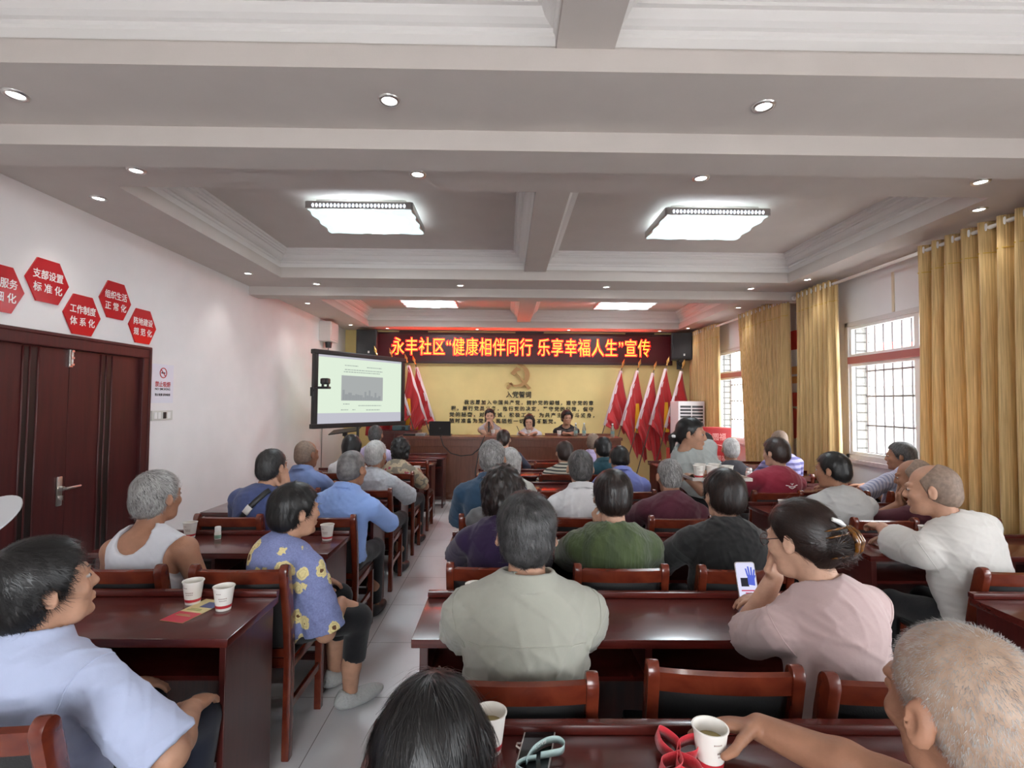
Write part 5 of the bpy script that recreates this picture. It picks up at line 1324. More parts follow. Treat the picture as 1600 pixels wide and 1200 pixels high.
def P_mid():
    person('dark-haired person seen from above behind, at the bottom edge beside the aisle', (-.115, .66), (-.113, .85, .990), 2, 6, -16, hs=.95, hair=('bob', 'black', .003), tone='mid', b=.95, shirt=C_('violet_top', (.14, .09, .26)), arms=('lap', 'lap'), res=.006, seed=11, strands=9000, slen=.075, lift=.05, parting=(0, -.03, .11))
    person('white-stubbled old man at the lower right corner, reaching for a paper cup', (.90, .60), (.735, .83, 1.068), -22, -8, -6, hroll=-4, hair2='balding', hair=('buzz', 'silver', .0012), tone='tan', b=1.02, shirt=C_('white_tee2', (.62, .60, .58)), sleeve='short',
           arms=('lap', dict(w=(.590, 1.216, .800), pole=(.5, -.2, -.8), d=(-.95, .20, -.02), n=(-.2, -.30, -.93), curl=.30, thumb=[(.528, 1.152, .808), (.499, 1.127, .802), (.474, 1.118, .796)])), res=.0045, seed=12, strands=14000, slen=.0050, eyes=False, hs=1.10, lift=.9)
    q = person('grey-haired man in a grey-green long-sleeved shirt, back to the camera in the middle', (.065, 1.59), (.068, 1.60, 1.145), 0, 0, -10, hair=('short', 'pepper', .012), tone='mid', b=1.10, shirt=C_('grey_green', (.31, .31, .265), var=.05), sleeve='long', collar=True, fit=.022,
           arms=('wide', 'wide'), res=.0055, seed=13, strands=9000, slen=.034, fold=.006, lift=.10, sw=.155, hem=-.08)
    armhole(q); z0 = q['N'][2]-.115; ph_ = on_shirt(q, [(-.165+.33*k/30, z0-.018*abs(-1+2*k/30)**2) for k in range(31)], .0005)
    obj('yoke_seam', MB().tube(ph_, .0022, 6), q['shirt'].data.materials[0], q['root'], smooth=True)
    q = person('woman in a pale pink t-shirt with her hair in a tortoiseshell claw clip', (1.06, 1.58), (.955, 1.66, 1.118), -10, -31, -12, hair=('bun', 'brown', .010), tone='fair', b=.98, shirt=C_('pale_pink', (.51, .38, .37), var=.04), sleeve='short', fit=.013,
           arms=(dict(w=(.945, 1.80, .950), pole=(-.1, .8, -1), d=(-.10, -.18, 1), n=(.5, -.85, 0), curl=.25), 'wide'), res=.0055, eyes=True, seed=14, strands=6000, slen=.06, fold=.005, lift=.04, hem=-.08)
    armhole(q); H = q['H']; M_amb = mat('tortoiseshell', (.24, .09, .008), .15, var=.8, vscale=70, col2=(.035, .012, .006), coat=.5); cl = MB()
    for s in (-1, 1):
        for k in range(5):
            z_ = -.045+.020*k; cl.tube([tuple(H(s*.006, -.152, z_)), tuple(H(s*.030, -.146, z_)), tuple(H(s*.045, -.126, z_-.004)), tuple(H(s*.048, -.110, z_-.006))], [.0035, .0035, .003, .002], 6)
        cl.tube([tuple(H(s*.008, -.155, -.050)), tuple(H(s*.012, -.172, -.03)), tuple(H(s*.014, -.180, -.005)), tuple(H(s*.012, -.172, .020)), tuple(H(s*.008, -.156, .04))], [.003, .007, .009, .007, .003], 8)
    obj('hair_clip', cl, M_amb, q['root'], smooth=True)
    obj('pearl_clip', MB().tube([tuple(H(-.02, -.125, .062)), tuple(H(.0, -.135, .050)), tuple(H(.02, -.137, .035))], [.006, .008, .006], 8), M_white, q['root'], smooth=True)
    gl_ = MB()
    for s in (-1, 1):
        gl_.tube([tuple(H(s*.033+.024*math.cos(a_), .106-.004*abs(math.cos(a_)), .002+.019*math.sin(a_))) for a_ in [2*math.pi*k/20 for k in range(21)]], .0016, 6, cap=False)
        gl_.tube([tuple(H(s*.057, .100, .006)), tuple(H(s*.074, .06, .008)), tuple(H(s*.080, .0, .012))], .0016, 6)
    gl_.tube([tuple(H(-.009, .108, .006)), tuple(H(.009, .108, .006))], .0016, 6)
    obj('glasses', gl_, mat('glasses_frame', (.05, .02, .018), .3), q['root'], smooth=True)
    person('curly-haired woman in a dark purple t-shirt by the aisle', (-.03, 2.50), (-.009, 2.56, 1.11), 0, 4, -4, hair=('curly', 'brown', .016), tone='fair', b=.96, shirt=C_('dark_purple', (.017, .005, .037), var=.1), arms=('wide', 'desk'), res=.006, seed=15, strands=4500, slen=.035, lift=.15)
    def pleats(V, q): pass
    person('woman with short brown hair in a gathered dark green blouse', (.53, 2.50), (.54, 2.58, 1.085), 0, 4, -4, hair=('short', 'brown', .020), tone='fair', b=1.02, shirt=mat('green_gathered', (.018, .034, .006), .75, var=.5, vscale=18, col2=(.050, .078, .016), stretch=(1, 1, .12), bump=.8, bscale=60, sheen=.2), sleeve='half', fit=.024, neck=.095,
           arms=('chin', 'desk'), res=.006, seed=16, strands=3500, slen=.03, lift=.04, fold=.005)
    person('dark-haired person in a charcoal long-sleeved top', (1.08, 2.50), (1.107, 2.60, 1.09), 2, -6, -5, hair=('short', 'brown', .020), tone='fair', b=1.10, shirt=C_('charcoal', (.012, .012, .0125), var=.14, vscale=35), sleeve='long', fit=.018, arms=('wide', 'wide'), res=.006, seed=17, strands=3500, slen=.035, lift=.15, fold=.004)
    person('stout grey-haired man in a teal-blue shirt, middle block by the aisle', (-.10, 3.46), (-.089, 3.55, 1.165), 4, 6, -3, hair=('short', 'silver', .012), tone='tan', b=1.12, shirt=C_('teal_blue', (.018, .052, .10), var=.1), collar=True, sleeve='half', res=.0075, seed=18)
    person('grey-haired man in a white collared shirt in the middle of the room', (.52, 3.46), (.521, 3.56, 1.10), 0, 0, -4, hair=('short', 'grey', .010), tone='mid', b=1.02, shirt=C_('white_shirt', (.66, .66, .68), var=.04), collar=True, res=.0075, seed=19, fold=.005)
    person('grey-cropped man in a maroon shirt leaning over his desk', (1.13, 3.44), (1.159, 3.62, 1.04), 0, 0, -10, hair=('short', 'silver', .005), tone='tan', b=1.12, shirt=C_('maroon', (.072, .011, .024), var=.12), arms=('wide', 'wide'), res=.0075, seed=20, fold=.005)
    person('white-haired woman in a white blouse half behind the teal-blue shirt', (.06, 4.44), (.045, 4.56, 1.03), 0, 8, -6, hair=('bob', 'white', .008), tone='tan', b=.92, shirt=C_('cream_blouse', (.58, .57, .52), var=.08), res=.009, seed=21)
    person('dark-haired man in a periwinkle blue shirt with his head bowed', (1.02, 4.44), (1.037, 4.66, 1.035), 0, 0, -30, hair=('short', 'black', .012), tone='mid', b=1.12, shirt=C_('periwinkle', (.17, .20, .50), var=.06), collar=True, sleeve='long', arms=('wide', 'wide'), res=.0085, seed=22)
    person('woman with a low brown ponytail in a dark navy jacket near the stage', (.03, 6.40), (-.02, 6.47, 1.085), 6, 14, -6, hair=('tail', 'ginger', .010), tone='fair', b=1.0, shirt=C_('navy_jacket', (.020, .026, .055), var=.2), sleeve='long', arms=('desk', 'wide'), res=.0095, seed=23)
    person('grey-haired person in a black and white striped t-shirt', (.60, 5.43), (.635, 5.52, 1.015), 0, -10, -6, hair=('short', 'ginger', .014), tone='fair', b=.96, shirt=stripes('black_cream_stripe', (.50, .46, .38), (.03, .03, .03), 9.5, 'z', .62), res=.009, seed=24)
    person('black-haired person in a dark teal hooded jacket, middle block', (1.05, 5.43), (1.047, 5.52, 1.058), 0, -12, -8, hair=('short', 'black', .016), tone='fair', b=1.0, shirt=C_('dark_teal', (.012, .055, .075), var=.1), collar=True, sleeve='long', res=.009, seed=25)
    person('bald man in a lavender shirt close to the stage table', (1.06, 6.38), (1.11, 6.45, 1.056), 14, 24, -2, hair=('ring', 'stubble', .003), tone='mid', shirt=C_('lavender', (.48, .40, .62), var=.06), collar=True, sleeve='long', res=.0095, seed=26)
    q = person('woman with a ponytail in a grey-green polo shirt standing and carrying a tray of cups', (1.60, 4.02), (1.431, 3.93, 1.322), 158, 118, -6, hair=('tail', 'black', .010), tone='mid', b=1.02, seat=.445, stand=True, shirt=C_('sage_polo', (.34, .37, .36), var=.06), collar=True, sleeve='half', fit=.018,
           arms=(dict(w=(1.62, 3.66, 1.03), pole=(.5, .6, -.6), d=(-.55, -.75, .1), n=(0, 0, 1), curl=.3), dict(w=(1.30, 3.66, 1.03), pole=(-.6, .5, -.6), d=(.75, -.45, .1), n=(0, 0, 1), curl=.3)), res=.007, eyes=True, seed=27, fold=.006)
    H = q['H']; obj('hair_tie', MB().lathe([(0, -.014), (.022, -.010), (.026, 0), (.022, .010), (0, .014)], 14, M=Matrix.Translation(Vector(H(.02, -.118, -.035)))), M_white, q['root'], smooth=True)
def P_right():
    q = person('brown-haired woman in a dark red t-shirt with small white lettering on the back', (2.33, 4.40), (2.362, 4.47, 1.13), -8, -28, -3, hair=('short', 'ginger', .020), tone='fair', b=1.12, shirt=C_('red_tee', (.26, .018, .040), var=.08), arms=('wide', 'desk'), res=.008, seed=28, hem=-.06)
    n_ = q['N']; pr = MB()
    for k, (w0, w1, dz) in enumerate(((-.055, .055, -.115), (-.03, .03, -.130), (-.012, .012, -.100))):
        ph_ = on_shirt(q, [(n_[0]+w0+(w1-w0)*i/8, n_[2]+dz+.006*math.cos(i*.8)) for i in range(9)], .0015); pr.tube(ph_, .0035, 5)
    obj('back_print', pr, M_white, q['root'])
    person('dark-haired man in a light grey t-shirt turning to the left', (2.30, 3.44), (2.277, 3.56, 1.098), -6, -38, -6, hair=('short', 'black', .011), tone='tan', b=1.14, shirt=C_('light_grey_tee', (.40, .395, .385), var=.05), arms=('wide', 'wide'), res=.007, seed=29, eyes=True, fold=.005)
    person('bald man in a violet striped polo shirt in front of the curtain', (2.95, 5.33), (2.908, 5.42, 1.16), -4, 10, -6, hair=('ring', 'stubble', .003), tone='tan', shirt=stripes('violet_stripe', (.34, .32, .56), (.12, .11, .26), 5.5, 'z', .55), res=.009, seed=30)
    person('white-haired man in a dark top behind the tray of cups', (2.36, 5.33), (2.382, 5.40, 1.075), -2, 8, -3, hair=('short', 'white', .006), tone='tan', shirt=C_('dark_top', (.028, .026, .034), var=.1), res=.009, seed=31)
    person('dark-haired person in a blue and white top behind the tray carrier', (2.40, 6.28), (2.48, 6.38, 1.073), -4, -20, -6, hair=('bob', 'black', .010), tone='fair', b=.95, shirt=stripes('blue_white_stripe', (.10, .30, .46), (.55, .60, .64), 10, 'z', .5), res=.0095, seed=32)
    person('grey-haired man in profile before the barred window', (3.40, 4.40), (3.465, 4.47, 1.108), -14, -52, -4, hair=('short', 'grey', .012), tone='tan', b=.98, shirt=stripes('pale_check', (.52, .52, .62), (.30, .32, .46), 16, 'x', .6), collar=True, arms=(dict(w=(3.02, 4.72, .80), pole=(-.5, -.2, -.8), d=(-.8, .5, 0)), 'desk'), res=.008, seed=33, eyes=True)
    person('man in a maroon polo shirt with hands clasped at his mouth, right block', (2.92, 3.44), (2.824, 3.53, 1.058), -22, -48, -10, hair=('ring', 'stubble', .006), tone='tan', b=1.0, shirt=C_('maroon_polo', (.085, .014, .024), var=.1), collar=True, arms=('chin', 'chin'), res=.007, seed=34, eyes=True)
    q = person('balding man in a white t-shirt leaning left, arm stretched to the chair in front', (2.30, 2.43), (2.115, 2.53, 1.135), -12, -46, -6, hair=('ring', 'stubble', .0035), tone='mid', b=1.16, shirt=C_('white_tee', (.58, .56, .53), var=.03), sleeve='half', fit=.016,
           arms=(dict(w=(2.20, 3.02, .845), pole=(-.7, -.1, -.6), d=(-.05, 1, .05), n=(.1, 0, -1), curl=.75), dict(w=(2.26, 2.93, .785), pole=(.7, -.3, -.5), d=(-.8, .5, 0))), res=.0055, seed=35, eyes=True, fold=.0045, hs=1.04, hem=-.08); armhole(q)
def P_stage():
    k = dict(seat=.50, res=.009, eyes=True)
    person('woman in a sleeveless pale blouse at the stage table, hands clasped below her chin', (-.27, 9.06), (-.277, 8.97, 1.312), 180, 176, -2, hair=('tail', 'black', .014), tone='fair', b=.94, shirt=C_('pale_grey_blouse', (.46, .42, .44), var=.05), sleeve='none', arms=(dict(w=(-.22, 8.72, 1.14), pole=(.6, .2, -.6), d=(-.35, -.1, .9), n=(-.9, 0, 0), curl=.7), dict(w=(-.34, 8.72, 1.14), pole=(-.6, .2, -.6), d=(.35, -.1, .9), n=(.9, 0, 0), curl=.7)), seed=36, **k)
    person('long-haired woman in a white t-shirt writing at the stage table', (.42, 9.06), (.416, 8.96, 1.225), 180, 188, -12, hair=('long', 'black', .010), tone='fair', b=.96, shirt=C_('white_tee3', (.58, .57, .60), var=.04), arms=(dict(w=(.52, 8.62, 1.045), pole=(.8, .2, -.4), d=(-.7, -.6, 0)), dict(w=(.24, 8.62, 1.045), pole=(-.8, .2, -.4), d=(.5, -.8, 0))), seed=37, **k)
    person('young man with black swept-up hair in a black t-shirt at the stage table', (1.08, 9.06), (1.076, 8.97, 1.29), 180, 170, -4, hair=('short', 'black', .024), tone='mid', b=1.02, shirt=C_('black_tee', (.010, .010, .011), var=.1), neck=.075, arms=(dict(w=(1.14, 8.62, 1.045), pole=(.9, .1, -.4), d=(-.9, -.3, 0)), dict(w=(.98, 8.60, 1.045), pole=(-.9, .1, -.4), d=(.9, -.2, 0))), seed=38, **k)
def P_edge():
    person('person beyond the left edge of the picture holding up a white fan', (-1.86, 1.42), (-1.87, 1.50, 1.08), 0, 10, 0, hair=('short', 'black', .012), tone='mid', shirt=C_('grey_blue_top', (.25, .28, .36)), arms=('lap', dict(w=(-1.80, 1.485, 1.145), pole=(.4, -.3, -.9), d=(.62, .35, .62), n=(.55, -.1, -.6), curl=.85)), res=.011, seed=40)
P_left(); P_mid(); P_right(); P_stage(); P_edge()
# ------------------------------------------------------------------ paper cups
M_paper = mat('paper_cup_white', (.80, .77, .72), .55); M_band = mat('cup_red_band', (.50, .02, .03), .5); M_print = mat('cup_print', (.34, .25, .22), .6); M_tea = mat('pale_tea', (.30, .24, .10), .08)
def build_cup():
    t = thing('paper_cup', 'cup', 'cup')
    r0, r1, h = .0265, .0375, .088; rr = lambda z: r0+(r1-r0)*z/h
    obj('wall', MB().lathe([(0, .003), (r0, .0), (rr(h-.003), h-.003), (r1+.0022, h-.002), (r1+.0022, h+.001), (r1-.001, h+.001), (rr(.02)-.002, .02), (0, .006)], 28), M_paper, t, auto=50)
    obj('red_band', MB().lathe([(rr(.010)+.0004, .010), (rr(.021)+.0004, .021)], 28), M_band, t, smooth=True)
    pr = MB()
    for z, a0, a1 in ((.066, -125, -95), (.047, -112, -62), (.039, -108, -64)):
        a = a0
        while a < a1:
            w = 4+3*((int(a)*7) % 3)/2; R0 = rr(z)+.0005
            pr.add([(R0*math.cos(R(a)), R0*math.sin(R(a)), z), (R0*math.cos(R(a+w)), R0*math.sin(R(a+w)), z), ((R0+.0002)*math.cos(R(a+w)), (R0+.0002)*math.sin(R(a+w)), z+.0035), ((R0+.0002)*math.cos(R(a)), (R0+.0002)*math.sin(R(a)), z+.0035)], [(0, 1, 2, 3)]); a += w+2
    obj('print', pr, M_print, t)
    obj('tea', MB().lathe([(0, .060), (rr(.060)-.0025, .060)], 24), M_tea, t)
    return t
DT = DH+.0008
CUPS = [(-1.239, 2.085, DT, 'white paper cup at the back of the leaflet, left one of two on that desk'), (-1.085, 2.025, DT, 'white paper cup right of the red leaflet on the left desk'),
        (-1.853, 3.07, DT, 'white paper cup beside the man in the white vest'), (-1.034, 3.03, DT, 'white paper cup before the woman in the flowered blouse, at the desk corner'),
        (-1.78, 5.03, DT, 'white paper cup in front of the bald man in slate blue'), (-.985, 5.78, DT, 'white paper cup by the woman in the patterned blouse, near the aisle'),
        (-.115, 2.06, DT, 'white paper cup half hidden left of the grey-green shirt'), (-.030, 1.22, DT, 'white paper cup half hidden by the dark hair at the bottom'),
        (.463, 1.165, DT, 'white paper cup of tea held in the old man\'s hand'), (2.10, 3.86, DT, 'white paper cup left of the man in the light grey t-shirt'),
        (2.52, 3.06, DT, 'white paper cup by the forearms of the man in the white t-shirt'), (2.66, 3.92, DT, 'white paper cup beside the elbow of the man in maroon'),
        (3.12, 4.92, DT, 'white paper cup under the hand of the man by the window'), (-.21, 8.70, 1.001, 'white paper cup before the stage woman in the sleeveless blouse'),
        (.40, 8.66, 1.001, 'white paper cup before the long-haired woman on the stage'), (.90, 8.58, 1.001, 'white paper cup before the man in black on the stage')]
_cup = build_cup()
for i, (x, y, z, lb) in enumerate(CUPS):
    if i == 0: _cup.location = (x, y, z); _cup['label'] = lb; _cup['group'] = 'white paper cups'
    else: dup(_cup, (x, y, z), R(-20+37*i % 50), lb, 'white paper cups')
tr = thing('serving_tray', 'flat serving tray of paper cups carried by the standing woman', 'tray', (1.47, 3.58, 1.035))
obj('plate', MB().box(-.20, .20, -.12, .12, -.004, .004, bev=.002), mat('tray_wood', (.32, .20, .12), .5), tr)
rm = MB()
for s in (-1, 1): rm.box(-.20, .20, s*.12-.004, s*.12+.004, -.004, .016); rm.box(s*.20-.004, s*.20+.004, -.12, .12, -.004, .016)
obj('rim', rm, mat('tray_rim', (.55, .50, .46), .4), tr)
for k, (dx, dy, lb) in enumerate(((-.135, -.05, 'white paper cup on the tray, leftmost in front'), (-.05, -.06, 'white paper cup on the tray, second from the left in front'), (.065, -.05, 'white paper cup on the tray, right in front'), (-.09, .045, 'white paper cup on the tray, left at the back'), (.01, .05, 'white paper cup on the tray, right at the back'))):
    dup(_cup, (1.47+dx, 3.58+dy, 1.0395), R(60*k), lb, 'white paper cups')

# ------------------------------------------------------------------ things on the near desks
lf = thing('leaflet', 'red and yellow folded leaflet lying between two paper cups', 'leaflet', (-1.185, 2.01, DT), R(-14))
obj('sheet', MB().box(-.05, .05, -.105, .105, 0, .0012), mat('leaflet_cream', (.66, .56, .28), .4), lf)
obj('red_half', MB().box(-.05, .05, -.105, -.02, .0012, .0018), mat('leaflet_red', (.55, .03, .06), .4), lf)
obj('photo_patch', MB().box(-.01, .05, .03, .08, .0012, .0018), mat('leaflet_blue', (.10, .12, .25), .4), lf)
obj('print_lines', MB().box(-.035, .025, -.004, .004, .0012, .0018).box(-.03, .02, .008, .014, .0012, .0018).box(-.035, .03, -.055, -.05, .0018, .0022).box(-.03, .02, -.045, -.041, .0018, .0022), mat('leaflet_green', (.35, .36, .12), .4), lf)
bt = thing('small_bottle', 'tiny white capped bottle with a green label on the left desk', 'bottle', (-1.668, 3.03, DT))
obj('bottle_body', MB().lathe([(0, 0), (.0165, 0), (.0175, .004), (.0175, .040), (.012, .046), (0, .046)], 20), M_paper, bt, smooth=True)
obj('green_label', MB().lathe([(.0179, .006), (.0179, .026)], 20), mat('label_green', (.20, .36, .28), .5), bt)
obj('cap', MB().lathe([(.0, .046), (.0165, .046), (.0165, .070), (.014, .073), (0, .073)], 20), M_white, bt, auto=40)
def rrect(w, h, r, n=6):
    o = []
    for cx, cy, a0 in ((w/2-r, h/2-r, 0), (-w/2+r, h/2-r, 90), (-w/2+r, -h/2+r, 180), (w/2-r, -h/2+r, 270)):
        for k in range(n+1): a = R(a0+90*k/n); o.append((cx+r*math.cos(a), cy+r*math.sin(a)))
    return o
M_lit = led_mat('phone_screen', (.74, .74, .95), .85)
ph = thing('mobile_phone', 'phone with a lit page of a blue glove, propped by the pink t-shirt', 'phone', (.995, 2.085, DH+.001))
ph.rotation_euler = (R(72), R(-3), R(-8))
obj('case', MB().prism(rrect(.078, .162, .011), -.0075, 0, M=Matrix.Translation((0, .082, 0))), mat('phone_silver', (.72, .72, .74), .3, metal=.6), ph)
obj('lit_screen', MB().prism(rrect(.072, .155, .009), 0, .0006, M=Matrix.Translation((0, .082, 0))), M_lit, ph)
gl = MB(); gx, gy = .016, .105
gl.prism([(-.012, -.030), (.014, -.034), (.016, .005), (-.012, .008)], .0007, .0010, M=Matrix.Translation((gx, gy, 0)))
for k, (dx, hh, tl) in enumerate(((-.010, .032, -.05), (-.003, .040, -.02), (.005, .037, .02), (.012, .028, .06))):
    gl.prism([(dx-.0033, .003), (dx+.0033, .003), (dx+.003+tl*.1, hh), (dx-.003+tl*.1, hh)], .0007, .0010, M=Matrix.Translation((gx, gy, 0)))
gl.prism([(.013, -.012), (.021, .004), (.018, .008), (.012, -.002)], .0007, .0010, M=Matrix.Translation((gx, gy, 0)))
obj('glove_picture', gl, led_mat('screen_blue', (.10, .14, .62), .9), ph)
M_sb = led_mat('screen_black', (.03, .03, .04), .9)
obj('dark_caption', MB().box(-.024, .006, .068, .101, .0007, .0009), M_sb, ph); obj('dark_button', MB().box(-.022, .010, .010, .018, .0007, .0009), M_sb, ph)
obj('red_caption', MB().box(-.026, .024, .050, .055, .0007, .0009).box(-.012, .014, .041, .0455, .0007, .0009), led_mat('screen_red', (.55, .08, .14), .9), ph)
p2 = thing('mobile_phone', 'switched-off phone lying face up under the lanyard', 'phone', (.078, 1.215, DT), R(-12))
obj('case', MB().prism(rrect(.074, .152, .012), 0, .0075), mat('phone_case_clear', (.55, .50, .48), .2, metal=.3), p2)
obj('dark_screen', MB().prism(rrect(.068, .146, .010), .0075, .0080), mat('phone_black_glass', (.004, .004, .005), .12), p2)
obj('case_loop', MB().tube([(-.037, .015, .004), (-.047, .010, .006), (-.047, .0, .006), (-.037, -.004, .004)], .0022, 6), M_chrome, p2)
def smooth_path(pts, n=12):
    P = [Vector(p) for p in pts]; out = []
    for i in range(len(P)-1):
        a, b, c, d = P[max(i-1, 0)], P[i], P[i+1], P[min(i+2, len(P)-1)]
        for k in range(n):
            t = k/n; out.append(.5*((2*b)+(c-a)*t+(2*a-5*b+4*c-d)*t*t+(3*b-3*c+d-a)*t**3))
    return out+[P[-1]]
def ribbon(path, up, w, th=.0012):
    up = Vector(up).normalized(); v = []; n = len(path)
    for i, p in enumerate(path):
        d = (path[min(i+1, n-1)]-path[max(i-1, 0)]).normalized(); s = d.cross(up).normalized()
        v += [p+s*th/2, p+s*th/2+up*w, p-s*th/2+up*w, p-s*th/2]
    f = [(i*4+j, i*4+(j+1) % 4, (i+1)*4+(j+1) % 4, (i+1)*4+j) for i in range(n-1) for j in range(4)]+[(0, 1, 2, 3), (n*4-1, n*4-2, n*4-3, n*4-4)]
    return MB().add(v, f)
def bend_text(me, path, up, w, s0, side):
    up = Vector(up).normalized(); L = [0]
    for i in range(1, len(path)): L.append(L[-1]+(path[i]-path[i-1]).length)
    for vt in me.vertices:
        s = s0+vt.co.x; k = 0
        while k < len(L)-2 and L[k+1] < s: k += 1
        t = (s-L[k])/max(1e-6, L[k+1]-L[k]); p = path[k].lerp(path[k+1], t); d = (path[k+1]-path[k]).normalized(); sd = d.cross(up).normalized()
        vt.co = p+up*(w/2+vt.co.y)+sd*(side*.0012+vt.co.z)
    return me
M_lan = mat('lanyard_teal', (.40, .53, .52), .6, var=.05); M_wt = mat('lanyard_white', (.85, .86, .85), .6); M_yel = mat('lanyard_yellow', (.72, .52, .10), .6)
ly = thing('lanyard', 'pale teal lanyard with white capital letters looped over the dark phone', 'lanyard', (0, 0, DT+.008))
pA = smooth_path([(.075, 1.175, 0), (.045, 1.165, 0), (.030, 1.145, .001), (.050, 1.128, .001), (.085, 1.126, 0), (.120, 1.132, 0), (.150, 1.120, 0), (.165, 1.085, -.003), (.14, 1.03, -.006)])
upA = (0, -.6, 1)
obj('front_loop', ribbon(pA, upA, .024), M_lan, ly, smooth=True)
m_ = text_mesh('ETERNAL', .017, .01, .0003, align='LEFT'); place = bend_text(m_, pA, upA, .024, .082, 1); place.materials.clear(); obj('lettering', place, M_wt, ly)
pB = smooth_path([(.052, 1.160, 0), (.070, 1.195, .002), (.100, 1.222, .003), (.128, 1.228, .003), (.142, 1.212, .002), (.134, 1.192, .001), (.110, 1.185, 0), (.085, 1.178, 0)])
obj('back_loop', ribbon(pB, (0, -.35, 1), .022), M_lan, ly, smooth=True)
m_ = text_mesh('LOVE', .015, .01, .0003, align='LEFT'); place = bend_text(m_, pB, (0, -.35, 1), .022, .045, 1); place.materials.clear(); obj('lettering', place, M_wt, ly)
m_ = text_mesh('●', .012, .0, .0003, align='LEFT'); place = bend_text(m_, pA, upA, .024, .066, 1); place.materials.clear(); obj('yellow_dot', place, M_yel, ly)
rb = thing('ribbon_bow', 'bright red cloth ribbon folded into petal loops on the near desk', 'ribbon', (.385, 1.165, DT))
M_rib = mat('red_ribbon_cloth', (.70, .02, .04), .65, bump=.2, bscale=150, sheen=.3)
for a, ln, tl in ((100, .085, .5), (35, .075, .35), (235, .095, .45), (280, .09, .3)):
    d = Vector((math.cos(R(a)), math.sin(R(a)), 0)); s = Vector((-d.y, d.x, 0))
    pth = smooth_path([(0, 0, .004), tuple(d*ln*.5+s*.020+Vector((0, 0, .012))), tuple(d*ln+s*.004+Vector((0, 0, .018))), tuple(d*ln*.55-s*.022+Vector((0, 0, .010))), (0, 0, .004)], 8)
    obj('loop', ribbon(pth, tuple(Vector((0, 0, 1))-d*tl*.4-Vector((0, .5, 0))), .046), M_rib, rb, smooth=True)
sv = tag(obj('napkin', MB().box(-.05, .05, -.04, .04, 0, .0012), M_paper, loc=(.43, 1.09, DT), rz=.4), 'white paper napkin partly under the red ribbon', 'napkin')
pp = tag(obj('paper_sheet', MB().box(-.09, .09, -.11, .11, 0, .002), M_paper, loc=(1.06, 5.60+.26, DT), rz=.2), 'white sheet of paper on the desk beside the bowed head', 'paper')
pp2 = tag(obj('paper_sheet', MB().box(-.05, .07, -.09, .09, 0, .002), M_paper, loc=(.27, 2.95, DT), rz=.1), 'white paper edge showing right of the grey hair, before the green blouse', 'paper')
th = thing('vacuum_flask', 'slim silver flask standing on the right-block desk by the red t-shirt', 'flask', (2.35, 4.93, DT))
obj('flask_body', MB().lathe([(0, 0), (.031, 0), (.032, .01), (.032, .15), (.026, .165), (0, .165)], 24), M_chrome, th, smooth=True)
obj('cap', MB().lathe([(0, .165), (.026, .165), (.026, .190), (.022, .196), (0, .196)], 20), M_chrome, th, auto=40)
# jacket over a chair back
V = Vol((-.34, 3.10, .55), (.02, 3.42, .95), .008)
V.ell((-.16, 3.225, .82), (.085, .050, .075), None, .03); V.cone((-.22, 3.17, .62), (-.18, 3.20, .80), .045, .05, .03); V.cone((-.12, 3.17, .60), (-.13, 3.20, .82), .045, .05, .03); V.cone((-.10, 3.22, .84), (-.06, 3.20, .78), .035, .03, .03)
V.field(lambda d, p: d+.006*np.sin(p[0]*90)*np.sin(p[2]*60+p[1]*40)); v, f = V.mesh(); v = relax(v, f, 1)
tag(obj('jacket', np_mesh('jacket', v, f), cloth('grey_jacket', (.11, .11, .115))), 'grey jacket hung over the chair back left of the purple t-shirt', 'jacket')

# ------------------------------------------------------------------ on the stage table
lp = thing('laptop', 'black laptop with its lid open, seen from behind on the stage table', 'laptop', (-1.07, 8.42, 1.001))
obj('base', MB().box(-.175, .175, 0, .24, 0, .018, bev=.004), M_black, lp)
obj('lid', MB().box(-.175, .175, -.008, .004, 0, .225, bev=.004, M=Matrix.Translation((0, .004, .014)) @ Matrix.Rotation(R(-10), 4, 'X').inverted()), M_black, lp)
obj('badge', MB().lathe([(0, 0), (.018, 0), (.018, .001), (0, .001)], 18, M=Matrix.Translation((0, -.026, .125)) @ Matrix.Rotation(R(80), 4, 'X')), mat('badge_grey', (.05, .05, .055), .3), lp)
bx = thing('audio_mixer', 'flat black and silver equipment box left of the laptop', 'mixer', (-1.46, 8.40, 1.001))
obj('case', MB().box(-.19, .0, -.10, .12, 0, .035, bev=.006), M_black, bx); obj('silver_case', MB().box(.01, .17, -.10, .10, 0, .042, bev=.006), mat('grey_box', (.25, .25, .25), .4), bx)
M_pet = mat('clear_plastic', (.75, .82, .80), .08, trans=.75); M_glabel = mat('bottle_label', (.22, .36, .33), .5)
_b = None
for x, y, lb in ((1.17, 8.53, 'clear water bottle right of the man in black, left one of a pair'), (1.31, 8.53, 'clear water bottle right of the man in black, right one of a pair'), (1.75, 8.36, 'clear water bottle alone at the right end of the stage table')):
    if _b is None:
        _b = thing('water_bottle', lb, 'bottle', (x, y, 1.001), group='water bottles on the stage table')
        obj('bottle_body', MB().lathe([(0, 0), (.030, 0), (.032, .01), (.031, .10), (.029, .13), (.013, .185), (.013, .20), (0, .20)], 18), M_pet, _b, smooth=True)
        obj('label', MB().lathe([(.0326, .045), (.0324, .095)], 18), M_glabel, _b); obj('cap', MB().lathe([(0, .20), (.015, .20), (.015, .222), (0, .222)], 14), M_white, _b, auto=40)
    else: dup(_b, (x, y, 1.001), 0, lb)
pn = tag(obj('pen', MB().tube([(.235, 8.535, 1.06), (.19, 8.55, 1.16)], .005, 8), M_black), 'black pen in the hand of the woman writing on the stage', 'pen')
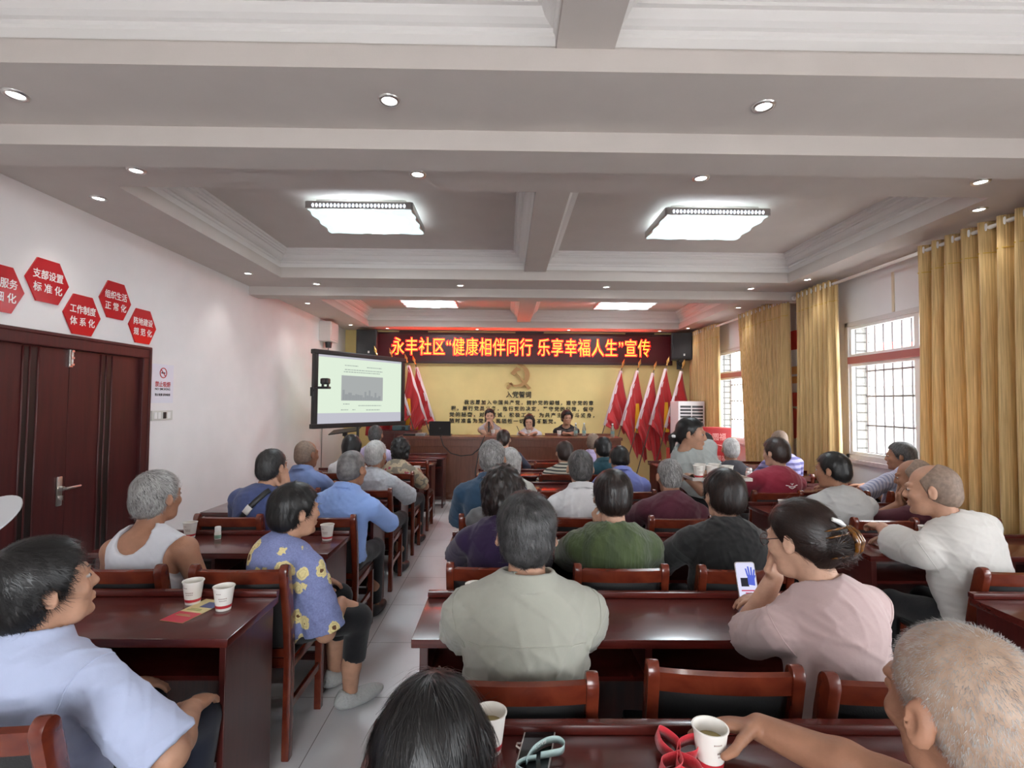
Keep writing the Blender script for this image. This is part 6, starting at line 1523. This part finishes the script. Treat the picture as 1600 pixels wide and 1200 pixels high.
mk = tag(obj('microphone', MB().tube([(-.28, 8.668, 1.05), (-.28, 8.70, 1.20)], [.012, .016], 10).lathe([(0, 0), (.02, .006), (.024, .025), (.016, .042), (0, .048)], 12, c=(-.28, 8.701, 1.20)), M_black), 'black microphone held upright by the woman in the sleeveless blouse', 'microphone')

# ------------------------------------------------------------------ front left corner: stands and cabinet
ms = thing('music_stand', 'black stand with a slanted top below the left end of the screen', 'stand', (-2.72, 8.75, 0))
obj('column', MB().tube([(0, 0, .03), (0, 0, 1.04)], .014, 8), M_black, ms)
obj('desk_plate', MB().box(-.24, .24, -.14, .14, -.008, .008, M=Matrix.Translation((0, 0, 1.05)) @ Matrix.Rotation(R(12), 4, 'X') @ Matrix.Rotation(R(-8), 4, 'Y')), M_black, ms)
obj('clamp', MB().box(-.03, .03, -.03, .03, .62, .72, bev=.006).box(-.035, .035, -.03, .03, .96, 1.03, bev=.006), M_black, ms)
for a in (10, 130, 250): obj('foot', MB().tube([(0, 0, .30), (.30*math.cos(R(a)), .30*math.sin(R(a)), .012)], .010, 6), M_black, ms)
cab = thing('equipment_cabinet', 'dark red wooden cabinet in the corner behind the screen', 'cabinet', (-2.02, 9.62, 0))
obj('carcass', MB().box(-.42, .42, -.25, .25, 0, 1.02, bev=.006), M_deskv, cab)
for s in (-1, 1):
    dr = obj('door', MB().box(min(s*.01, s*.40), max(s*.01, s*.40), -.268, -.251, .06, .97, bev=.004), M_desk, cab); obj('knob', MB().lathe([(0, 0), (.012, .004), (.010, .02), (0, .024)], 10, M=Matrix.Translation((s*.06, -.268, .55)) @ Matrix.Rotation(R(90), 4, 'X')), M_chrome, dr)
pj = thing('projector', 'small teal-fronted projector on the dark cabinet behind the lavender shirt', 'projector', (-1.93, 9.55, 1.021))
obj('case', MB().box(-.15, .15, -.11, .11, 0, .09, bev=.015), mat('projector_teal', (.045, .085, .095), .35), pj); obj('lens', MB().lathe([(0, .02), (.028, .02), (.034, 0)], 16, M=Matrix.Translation((.06, -.11, .045)) @ Matrix.Rotation(R(90), 4, 'X')), M_black, pj)

# ------------------------------------------------------------------ a neighbour's hand fan at the left edge
fan = thing('hand_fan', 'white round plastic fan poking in at the left edge before the door', 'fan', (-1.515, 1.50, 1.190))
fan.rotation_euler = (R(38), R(-8), R(-10))
obj('blade', MB().prism([(.120*math.cos(R(a))*(1.0), .105*math.sin(R(a))) for a in range(0, 360, 10)], -.0015, .0015), mat('fan_plastic', (.42, .42, .43), .4), fan)
obj('handle', MB().tube([(-.09, 0, 0), (-.22, -.01, -.02)], [.010, .008], 8), M_white, fan)
obj('edge_rim', MB().tube([(.120*math.cos(R(a)), .105*math.sin(R(a)), 0) for a in range(0, 361, 10)], .0025, 6, cap=False), mat('fan_plastic', (.42, .42, .43), .4), fan)
